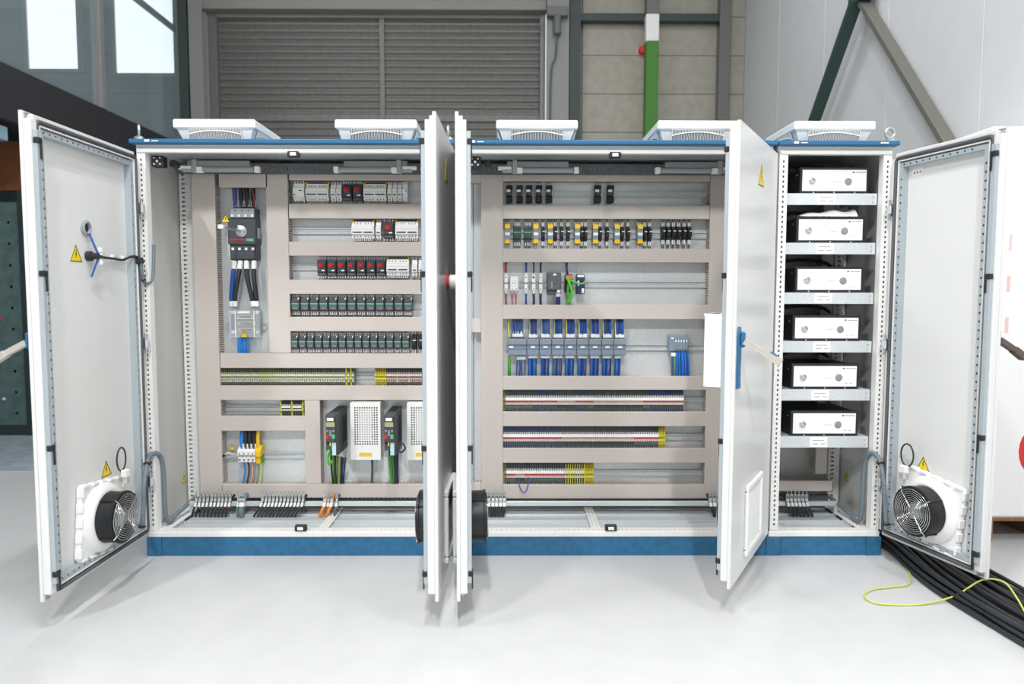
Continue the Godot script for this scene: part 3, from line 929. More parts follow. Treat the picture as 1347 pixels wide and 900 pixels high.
func door_things() -> void:
	filter_fan(DL, 0.405, 0.345, "filter fan with chrome guard inside the door that carries a cable and rotary coupling")
	filter_fan(DLM, -0.4, 0.345, "filter fan inside the edge-on door of the enclosure with the drives")
	filter_fan(DML, 0.4, 0.345, "filter fan inside the edge-on door that has the red switch outside")
	filter_fan(DMR, -0.4, 0.345, "filter fan behind the half open door with the warning triangle")
	filter_fan(DR, -0.31, 0.345, "filter fan with chrome guard inside the narrow door by the black floor cables")
	# supply loops and connectors above the two fans that show
	for q in [[DL, 0.262, "black wire loop above the fan of the wide open door", 1.0], [DR, -0.175, "black wire loop above the fan of the narrow open door", -1.0]]:
		var t := thing("fan_lead", q[2], "wire", Vector3.ZERO, "fan supply leads")
		on_door(q[0], t)
		var x: float = q[1]
		var p := []
		for k in 18:
			var a := -PI / 2 + 0.25 + (TAU - 0.5) * k / 17.0
			p.append(V(x + cos(a) * 0.038, 0.575 + sin(a) * 0.055, -0.045))
		part(t, "wire", MB.new().tube([V(x, 0.47, -0.06)] + p, 0.004, 6), "cable_black")
		part(t, "connector", MB.new().box(V(x - 0.02, 0.49, -0.075), V(x + 0.02, 0.525, -0.05), 0.003), "plastic_white")
		part(t, "clip", MB.new().box(V(x - 0.012, 0.46, -0.075), V(x + 0.016, 0.49, -0.055), 0.002), "lever")
	# rotary door coupling with blue wings, sensor hole and cable on the left door
	var rc := thing("rotary_coupling", "black rotary coupling with blue wings on the inside of the door", "coupling")
	on_door(DL, rc)
	part(rc, "hub", MB.new().lathe(V(0.396, 1.517, -0.0026), Vector3.FORWARD, [[0.022, 0.0], [0.022, 0.02], [0.014, 0.024], [0.014, 0.05], [0.0, 0.05]], 20), "black_soft")
	part(rc, "wing", MB.new().bar(V(0.385, 1.525, -0.045), V(0.405, 1.615, -0.02), 0.006, 0.008), "wire_blue")
	part(rc, "wing", MB.new().bar(V(0.385, 1.51, -0.045), V(0.40, 1.425, -0.02), 0.006, 0.008), "wire_blue")
	for y in [1.545, 1.49]:
		part(rc, "wing_clip", MB.new().cube(V(0.37, y, -0.045), V(0.02, 0.022, 0.016), 0.003), "plastic_white")
	var hole := thing("round_bushing", "round dark bushing in the door above the rotary coupling", "bushing")
	on_door(DL, hole)
	part(hole, "bushing_ring", MB.new().lathe(V(0.405, 1.64, -0.0026), Vector3.FORWARD, [[0.034, 0.0], [0.034, 0.01], [0.024, 0.014], [0.022, 0.004], [0.022, 0.001]], 24), "plastic_grey")
	part(hole, "bushing_core", MB.new().lathe(V(0.405, 1.64, -0.0026), Vector3.FORWARD, [[0.022, 0.0015], [0.012, 0.003], [0.0, 0.003]], 24), "black")
	var dc := thing("door_cable", "black cable clipped straight across the inside of the door", "cable")
	on_door(DL, dc)
	part(dc, "cable", MB.new().tube(curve([V(0.37, 1.517, -0.05), V(0.33, 1.517, -0.02), V(0.2, 1.515, -0.014), V(0.13, 1.513, -0.014), V(0.09, 1.53, -0.03), V(0.055, 1.53, -0.045), V(0.04, 1.512, -0.045)]), 0.006, 8), "cable_black")
	for x in [0.31, 0.21, 0.12]:
		part(dc, "tie_mount", MB.new().cube(V(x, 1.518, -0.009), V(0.02, 0.03, 0.013), 0.003), "plastic_white")
	part(dc, "clamp", MB.new().cube(V(0.045, 1.513, -0.05), V(0.03, 0.035, 0.03), 0.006), "black_soft")
	# ribbed conduits that bridge a door and its frame
	conduit("grey flexible conduit looping from the cable clamp on the door to the frame", [V(0.062, 1.51, 0.07), V(0.055, 1.46, 0.06), V(0.05, 1.41, 0.03), V(0.056, 1.405, -0.005), V(0.066, 1.45, -0.03), V(0.067, 1.6, -0.045)], 0.008)
	conduit("grey flexible conduit arching from the left door to the post near the fan", [V(0.064, 0.2, 0.16), V(0.066, 0.3, 0.14), V(0.066, 0.4, 0.13), V(0.055, 0.5, 0.07), V(0.05, 0.535, 0.02), V(0.066, 0.53, -0.02), V(0.07, 0.45, -0.06), V(0.07, 0.17, -0.08), V(0.074, 0.165, -0.2), V(0.09, 0.2, -0.38)], 0.011)
	conduit("grey flexible conduit arching from the narrow door to the post near its fan", [V(3.752, 0.2, 0.13), V(3.748, 0.3, 0.115), V(3.746, 0.4, 0.10), V(3.748, 0.5, 0.06), V(3.742, 0.535, 0.02), V(3.732, 0.53, -0.02), V(3.727, 0.45, -0.06), V(3.727, 0.17, -0.08), V(3.72, 0.165, -0.2), V(3.7, 0.2, -0.38)], 0.011)
	# red switch on the face between the two edge-on doors
	var sw := thing("emergency_switch", "red knob on a white collar between the two edge-on doors", "switch")
	on_door(DML, sw)
	part(sw, "collar", MB.new().lathe(V(0.42, 1.405, 0), Vector3.BACK, [[0.0, 0.0], [0.032, 0.0], [0.032, 0.025], [0.022, 0.03], [0.0, 0.03]], 24), "plastic_white")
	part(sw, "knob", MB.new().lathe(V(0.42, 1.405, 0), Vector3.BACK, [[0.018, 0.028], [0.034, 0.034], [0.036, 0.046], [0.026, 0.056], [0.0, 0.058]], 24), "red_knob")
	# document holder on the inside of the half open door
	var dp := thing("document_holder", "white document holder box on the half open door", "holder")
	on_door(DMR, dp)
	var h := MB.new()
	h.box(V(-0.775, 0.965, -0.135), V(-0.55, 1.27, -0.131), 0.001).box(V(-0.775, 0.965, -0.131), V(-0.771, 1.27, -0.034), 0.001).box(V(-0.554, 0.965, -0.131), V(-0.55, 1.27, -0.034), 0.001).box(V(-0.771, 0.965, -0.131), V(-0.554, 0.969, -0.034), 0.001)
	part(dp, "tray", h, "plastic_white")
	part(dp, "rim", MB.new().box(V(-0.778, 1.262, -0.138), V(-0.547, 1.272, -0.131), 0.002), "plastic_white")

func conduit(label: String, pts: Array, r: float) -> void:
	var t := thing("flexible_conduit", label, "conduit", Vector3.ZERO, "grey conduits at the door hinges")
	var c := curve(pts, 7)
	part(t, "hose", MB.new().tube(c, r, 10), "conduit")
	var m := MB.new()
	for k in range(2, c.size() - 2, 3):
		m.ring(c[k], (c[k + 1] - c[k - 1]).normalized(), r * 0.98, r * 0.18, 12, 5)
	part(t, "ribs", m, "conduit").set_meta("kind", "stuff")
	for k in [1, c.size() / 3]:
		part(t, "clamp", MB.new().ring(c[k], (c[k + 1] - c[k - 1]).normalized(), r * 1.2, r * 0.5, 14, 6), "black_soft")

# ------------------------------------------------------------------ rail mounted devices (local: plate at z 0, base at y 0)
func tails(o: Node3D, w: float, h: float, count: int, up: float, down: float, cols: Array, ferrule := true) -> void:
	var m := MB.new()
	for k in count:
		var x := -w / 2 + w * (k + 0.5) / count
		for e in [[h, up, 1.0], [0.0, down, -1.0]]:
			if e[1] <= 0.0:
				continue
			var j := rng.randf_range(-0.2, 0.2) * w / count
			m.paint(cols[(k + int(e[2]) + 1) % cols.size()])
			m.tube([V(x, e[0] - e[2] * 0.006, 0.04), V(x + j, e[0] + e[2] * e[1] * 0.6, 0.045), V(x + j, e[0] + e[2] * (e[1] + 0.012), 0.04)], minf(0.0022, w / count * 0.42), 5)
			if ferrule:
				m.paint(L(232, 232, 228))
				m.tube([V(x, e[0] - e[2] * 0.002, 0.041), V(x + j * 0.5, e[0] + e[2] * minf(0.022, e[1] * 0.7), 0.0465)], minf(0.0036, w / count * 0.48), 5)
	part(o, "wire_ends", m, "painted").set_meta("kind", "stuff")

func mcb_body(o: Node3D, w: float, h: float, called := "housing", mt := "plastic_white") -> Node3D:
	var g := 0.0006
	return part(o, called, MB.new().prism(V(-w / 2 + g, 0, 0), Vector3.UP, Vector3.BACK, V(w - 2 * g, 0, 0), [Vector2(0, 0.0135), Vector2(0, 0.05), Vector2(0.2 * h, 0.054), Vector2(0.24 * h, 0.066), Vector2(0.72 * h, 0.066), Vector2(0.76 * h, 0.054), Vector2(h, 0.05), Vector2(h, 0.0135)]), mt)
func b_breaker_block(o: Node3D, w: float, h: float) -> void:
	mcb_body(o, w, h)
	part(o, "seam", MB.new().box(V(-w * 0.47, h * 0.55, 0.0655), V(w * 0.47, h * 0.563, 0.0664)), "print_grey")
	for s in [-1, 1]:
		part(o, "toggle_bar", MB.new().box(V(s * w * 0.24 - w * 0.2, h * 0.33, 0.066), V(s * w * 0.24 + w * 0.2, h * 0.385, 0.072), 0.001), "black_soft")
		part(o, "busbar_cap", MB.new().box(V(s * w * 0.475 - w * 0.025, h * 0.84, 0.012), V(s * w * 0.475 + w * 0.03, h * 1.08, 0.052), 0.001), "yellow")
		for k in 3:
			for y in [h * 0.1, h * 0.86]:
				var x: float = s * w * 0.24 + (k - 1) * w * 0.135
				part(o, "screw", MB.new().cyl(V(x, y, 0.048), V(x, y, 0.0545), 0.0032, 8), "charcoal")
	part(o, "busbar", MB.new().box(V(-w * 0.45, h, 0.014), V(w * 0.45, h * 1.07, 0.042)), "black_soft")
	tails(o, w * 0.92, h, 10, 0.0, 0.02, [L(60, 58, 56), L(110, 90, 84), L(90, 88, 84)])
func b_breaker(o: Node3D, w: float, h: float) -> void:
	mcb_body(o, w, h)
	part(o, "toggle", MB.new().box(V(-w * 0.3, h * 0.33, 0.066), V(w * 0.3, h * 0.385, 0.073), 0.001), "black_soft")
	part(o, "seam", MB.new().box(V(-w * 0.42, h * 0.56, 0.0655), V(w * 0.42, h * 0.575, 0.0664)), "print_grey")
	part(o, "screw", MB.new().cyl(V(0, h * 0.1, 0.048), V(0, h * 0.1, 0.0545), 0.003, 8), "charcoal")
	tails(o, w, h, 2, 0.02, 0.016, [L(70, 70, 70), L(150, 146, 140)])
func b_module(o: Node3D, w: float, h: float) -> void:
	mcb_body(o, w, h)
	part(o, "window", MB.new().box(V(w * 0.05, h * 0.56, 0.066), V(w * 0.35, h * 0.61, 0.067)), "black_soft")
	part(o, "window", MB.new().box(V(-w * 0.45, h * 0.33, 0.066), V(-w * 0.25, h * 0.38, 0.067)), "black_soft")
	part(o, "lettering", MB.new().box(V(-w * 0.05, h * 0.12, 0.0515), V(w * 0.45, h * 0.14, 0.0535)), "print_grey")
	tails(o, w, h, 4, 0.02, 0.014, [L(70, 70, 70), L(200, 198, 190)])
func b_motor_breaker(o: Node3D, w: float, h: float) -> void:
	part(o, "housing", MB.new().box(V(-w / 2 + 0.0008, 0, 0.0135), V(w / 2 - 0.0008, h, 0.056), 0.003).box(V(-w * 0.42, h * 0.2, 0.056), V(w * 0.42, h * 0.9, 0.068), 0.004), "charcoal")
	part(o, "knob", MB.new().lathe(V(-w * 0.02, h * 0.64, 0.068), Vector3.BACK, [[w * 0.27, 0.0], [w * 0.26, 0.008], [w * 0.2, 0.011], [0.0, 0.011]], 16).box(V(-w * 0.06, h * 0.5, 0.078), V(w * 0.03, h * 0.78, 0.084), 0.001), "red_knob")
	part(o, "marker", MB.new().box(V(w * 0.05, h * 0.28, 0.068), V(w * 0.38, h * 0.36, 0.0695)), "plastic_white")
	part(o, "trim", MB.new().box(V(-w * 0.42, h * 0.02, 0.056), V(w * 0.42, h * 0.16, 0.06), 0.001), "dark_grey")
	tails(o, w, h, 4, 0.024, 0.022, [L(60, 60, 60), L(150, 130, 125), L(90, 90, 88)])
func b_contactor(o: Node3D, w: float, h: float) -> void:
	part(o, "housing", MB.new().box(V(-w / 2 + 0.0008, 0, 0.0135), V(w / 2 - 0.0008, h, 0.058), 0.002).box(V(-w * 0.36, h * 0.1, 0.058), V(w * 0.46, h * 0.86, 0.07), 0.002), "dark_grey")
	part(o, "side_block", MB.new().box(V(-w / 2 + 0.001, h * 0.04, 0.058), V(-w * 0.37, h * 0.97, 0.073), 0.002), "black")
	part(o, "stripe", MB.new().box(V(-w * 0.36, h * 0.53, 0.07), V(w * 0.46, h * 0.62, 0.0715)), "green_stripe")
	part(o, "upper_cover", MB.new().box(V(-w * 0.33, h * 0.64, 0.07), V(w * 0.44, h * 0.84, 0.072), 0.0005), "charcoal")
	part(o, "type_plate", MB.new().box(V(-w * 0.1, h * 0.2, 0.07), V(w * 0.28, h * 0.27, 0.071)), "device_grey")
	part(o, "marker", MB.new().box(V(w * 0.36, h * 0.88, 0.06), V(w * 0.46, h * 1.04, 0.074), 0.001), "plastic_white")
	tails(o, w * 0.9, h, 4, 0.028, 0.032, [L(34, 34, 36), L(62, 60, 60), L(120, 70, 60)])
func b_small_relay(o: Node3D, w: float, h: float) -> void:
	part(o, "socket", MB.new().box(V(-w / 2, 0, 0.0135), V(w / 2, h * 0.36, 0.05), 0.002).box(V(-w / 2, h * 0.74, 0.0135), V(w / 2, h, 0.05), 0.002).box(V(-w * 0.42, h * 0.05, 0.0135), V(w * 0.42, h * 0.95, 0.036)), "black")
	part(o, "ridges", MB.new().box(V(-w / 2, h * 0.12, 0.05), V(w / 2, h * 0.16, 0.054)).box(V(-w / 2, h * 0.24, 0.05), V(w / 2, h * 0.28, 0.054)).box(V(-w / 2, h * 0.84, 0.05), V(w / 2, h * 0.88, 0.054)), "black_soft").set_meta("kind", "stuff")
	part(o, "plug", MB.new().box(V(-w * 0.38, h * 0.38, 0.036), V(w * 0.4, h * 0.73, 0.066), 0.003), "charcoal")
	part(o, "marker", MB.new().box(V(-w * 0.45, h * 0.58, 0.066), V(w * 0.12, h * 0.72, 0.0675)), "plastic_white")
func b_signal_converter(o: Node3D, w: float, h: float) -> void:
	part(o, "housing", MB.new().box(V(-w / 2, h * 0.12, 0.0135), V(w / 2, h * 0.88, 0.07), 0.002), "plc_grey")
	part(o, "plug", MB.new().box(V(-w / 2, h * 0.74, 0.05), V(w / 2, h * 0.95, 0.076), 0.002), "yellow")
	part(o, "plug", MB.new().box(V(-w / 2, h * 0.05, 0.05), V(w / 2, h * 0.24, 0.076), 0.002), "yellow")
	part(o, "marker", MB.new().box(V(-w * 0.45, h * 0.44, 0.07), V(w * 0.45, h * 0.57, 0.0715)), "plastic_white")
	tails(o, w, h * 0.95, 3, 0.022, 0.026, [L(60, 60, 66), L(70, 70, 72)])
func b_slim_relay(o: Node3D, w: float, h: float) -> void:
	part(o, "housing", MB.new().prism(V(-w / 2, 0, 0), Vector3.UP, Vector3.BACK, V(w, 0, 0), [Vector2(0, 0.0135), Vector2(0, 0.04), Vector2(h * 0.2, 0.05), Vector2(h * 0.3, 0.066), Vector2(h * 0.72, 0.066), Vector2(h * 0.84, 0.05), Vector2(h, 0.04), Vector2(h, 0.0135)]), "black_soft")
	part(o, "marker", MB.new().box(V(-w * 0.2, h * 0.61, 0.066), V(w * 0.5, h * 0.66, 0.068)), "plastic_white")
	part(o, "plug", MB.new().box(V(-w * 0.42, h * 0.3, 0.066), V(w * 0.42, h * 0.55, 0.074), 0.001), "black")
	tails(o, w, h, 2, 0.034, 0.036, [L(62, 64, 66), L(44, 46, 48)])
func b_small_contactor(o: Node3D, w: float, h: float) -> void:
	part(o, "housing", MB.new().box(V(-w / 2, h * 0.2, 0.0135), V(w / 2, h * 0.82, 0.066), 0.003), "green_dark")
	part(o, "terminal_cover", MB.new().box(V(-w / 2, 0, 0.0135), V(w / 2, h * 0.28, 0.052), 0.002).box(V(-w / 2, h * 0.8, 0.0135), V(w / 2, h, 0.052), 0.002), "charcoal")
	part(o, "stripe", MB.new().box(V(-w * 0.48, h * 0.56, 0.066), V(w * 0.48, h * 0.62, 0.067)), "green_stripe")
	tails(o, w * 0.8, h, 3, 0.035, 0.035, [L(62, 64, 66)])
func b_fuse_terminal(o: Node3D, w: float, h: float) -> void:
	part(o, "housing", MB.new().box(V(-w / 2, 0, 0.0135), V(w / 2, h * 0.46, 0.056), 0.002).box(V(-w / 2, h * 0.52, 0.0135), V(w / 2, h, 0.056), 0.002), "plastic_white")
	part(o, "core", MB.new().box(V(-w * 0.44, h * 0.1, 0.014), V(w * 0.44, h * 0.9, 0.045)), "charcoal")
	for y in [h * 0.12, h * 0.86]:
		part(o, "screw", MB.new().cyl(V(0, y, 0.055), V(0, y, 0.058), 0.0035, 8), "dark_grey")

# bundle of single wires from a to b, each a tube of its own
func bundle(called: String, label: String, group: String, a0: Vector3, a1: Vector3, b0: Vector3, b1: Vector3, count: int, mats: Array, r: float, ferrule: float) -> void:
	var t := thing(called, label, "wires", Vector3.ZERO, group)
	for k in count:
		var f := (k + 0.5) / count
		var p := a0.lerp(a1, f)
		var q := b0.lerp(b1, f)
		var mid := p.lerp(q, 0.5) + V(rng.randf_range(-0.004, 0.004), 0, rng.randf_range(0.004, 0.014))
		var w := part(t, "wire", MB.new().tube(curve([p, mid, q], 4), r, 6), mats[k % mats.size()])
		if ferrule != 0.0:
			var d := (mid - p).normalized()
			part(w, "ferrule", MB.new().cyl(p, p + d * ferrule, r * 1.35, 6), "plastic_white")

# row of clip-on terminals, one mesh of painted bands each
func strip(label: String, group: String, x0: float, x1: float, y0: float, y1: float, n: int, style: Callable) -> void:
	var p := (x1 - x0) / n
	var h := y1 - y0
	var tone := {"earth": "bright yellow green ", "grey": "grey ", "olive": "olive green ", "yellow": "solid yellow ", "red": "white banded, red lined ", "navy": "white banded, navy wired ", "plain": "white banded, dark wired ", "bumble": "black and yellow ", "stripe": "black and white ", "rust": "rust red ", "cap": "dark end "}
	for k in n:
		var key: String = style.call(k, n)
		var id := "terminal|%s|%.4f|%.4f" % [key, p, h]
		var o: MeshInstance3D
		if protos.has(id):
			o = protos[id].duplicate()
			o.name = numbered("terminal")
			add_child(o)
		else:
			o = part(self, numbered("terminal"), terminal_mesh(key, p * 0.93, h), "painted")
			protos[id] = o
		o.position = V(x0 + p * (k + 0.5), y0, ZP)
		tag(o, tone[key] + label, "terminal", group)
func terminal_mesh(key: String, w: float, h: float) -> MB:
	var m := MB.new()
	var grey := L(138, 144, 140)
	var T := {
		"earth": [L(196, 196, 70), L(170, 172, 60), L(205, 205, 90), L(190, 190, 80), L(150, 150, 60)],
		"grey": [L(72, 72, 62), L(205, 206, 196), L(130, 134, 120), L(178, 182, 150), L(205, 200, 192)],
		"olive": [L(84, 86, 52), L(200, 204, 160), L(140, 146, 92), L(186, 190, 120), L(190, 186, 176)],
		"yellow": [L(160, 140, 30), L(196, 186, 40), L(168, 158, 34), L(222, 208, 60), L(190, 176, 80)],
		"red": [L(58, 62, 66), L(248, 246, 240), L(190, 62, 66), L(206, 180, 172), L(96, 104, 100)],
		"navy": [L(52, 60, 96), L(248, 246, 240), L(192, 70, 72), L(204, 190, 182), L(70, 82, 78)],
		"plain": [L(64, 72, 68), L(244, 242, 236), L(206, 150, 140), L(200, 196, 190), L(58, 62, 58)],
		"bumble": [L(48, 50, 48), L(228, 226, 212), L(60, 62, 52), L(206, 206, 180), L(60, 60, 56)],
		"stripe": [L(48, 50, 48), L(228, 226, 212), L(60, 62, 52), L(206, 206, 180), L(60, 60, 56)],
		"rust": [L(58, 66, 62), L(214, 196, 190), L(150, 76, 70), L(178, 168, 162), L(190, 150, 130)],
		"cap": [L(120, 118, 70), L(150, 150, 80), L(110, 108, 60), L(140, 138, 80), L(110, 108, 60)],
	}
	var c: Array = T[key]
	m.paint(grey if key != "yellow" and key != "earth" else c[1])
	m.box(V(-w / 2, h * 0.04, 0.0135), V(w / 2, h * 0.96, 0.046), 0.0006)
	m.paint(c[0]).box(V(-w * 0.42, h * 0.76, 0.03), V(w * 0.42, h * 1.04, 0.052))
	m.paint(L(210, 210, 208) if key in ["red", "navy", "stripe"] else c[3]).box(V(-w * 0.3, h * 0.68, 0.046), V(w * 0.3, h * 0.77, 0.054))
	m.paint(c[1]).box(V(-w / 2, h * 0.53, 0.046), V(w / 2, h * 0.67, 0.06))
	m.paint(c[2]).box(V(-w / 2, h * 0.44, 0.046), V(w / 2, h * 0.52, 0.056))
	m.paint(c[3]).box(V(-w / 2, h * 0.32, 0.046), V(w / 2, h * 0.43, 0.056))
	m.paint(c[4]).box(V(-w * 0.4, h * 0.16, 0.04), V(w * 0.4, h * 0.31, 0.052))
	m.paint(c[0]).box(V(-w * 0.34, -h * 0.04, 0.03), V(w * 0.34, h * 0.16, 0.048))
	if key == "bumble":
		m.paint(L(206, 200, 70)).box(V(w * 0.18, -h * 0.03, 0.03), V(w / 2, h * 1.03, 0.061))
	return m
func st_left(k: int, n: int) -> String:
	return "earth" if k in [n - 2, n - 4] else ("olive" if k % 4 == 1 or (k > 17 and k < 24) else "grey")
func st_left_end(k: int, n: int) -> String:
	return "yellow" if k < n / 4 else ("grey" if k in [9, 14] else "rust")
func st_short(k: int, n: int) -> String:
	return "earth" if k in [0, n / 2, n - 1] else "stripe"
func st_top(k: int, n: int) -> String:
	return "cap" if k == 0 else ("navy" if (k > 12 and k < 24) or (k > 31 and k < 38) or k > 64 else ("plain" if (k > 23 and k < 32) or (k > 39 and k < 62) else "red"))
func st_mid(k: int, n: int) -> String:
	return "yellow" if k > n - 4 else ("navy" if k < 26 else ("plain" if k < 58 else "red"))
func st_low(k: int, n: int) -> String:
	return "yellow" if k >= n - 4 else ("bumble" if k >= n - 13 else ("cap" if k == 0 else ("plain" if (k > 4 and k < 9) else "red")))

func rail_row(rows: Array) -> void:
	var info := {
		"breaker_block": ["circuit_breaker_block", "breaker", b_breaker_block], "breaker": ["circuit_breaker", "breaker", b_breaker], "module": ["rail_module", "module", b_module],
		"motor_breaker": ["motor_breaker", "breaker", b_motor_breaker], "contactor": ["contactor", "contactor", b_contactor], "small_relay": ["plug_relay", "relay", b_small_relay],
		"signal_converter": ["signal_converter", "converter", b_signal_converter], "slim_relay": ["slim_relay", "relay", b_slim_relay], "small_contactor": ["small_contactor", "contactor", b_small_contactor], "fuse_terminal": ["fuse_terminal", "terminal", b_fuse_terminal]}
	for r in rows:
		var q: Array = info[r[0]]
		place("%s|%.4f|%.4f" % [r[0], r[3], r[4]], q[0], q[2].bind(r[3], r[4]), r[5], q[1], r[6], V(r[1], r[2], ZP))

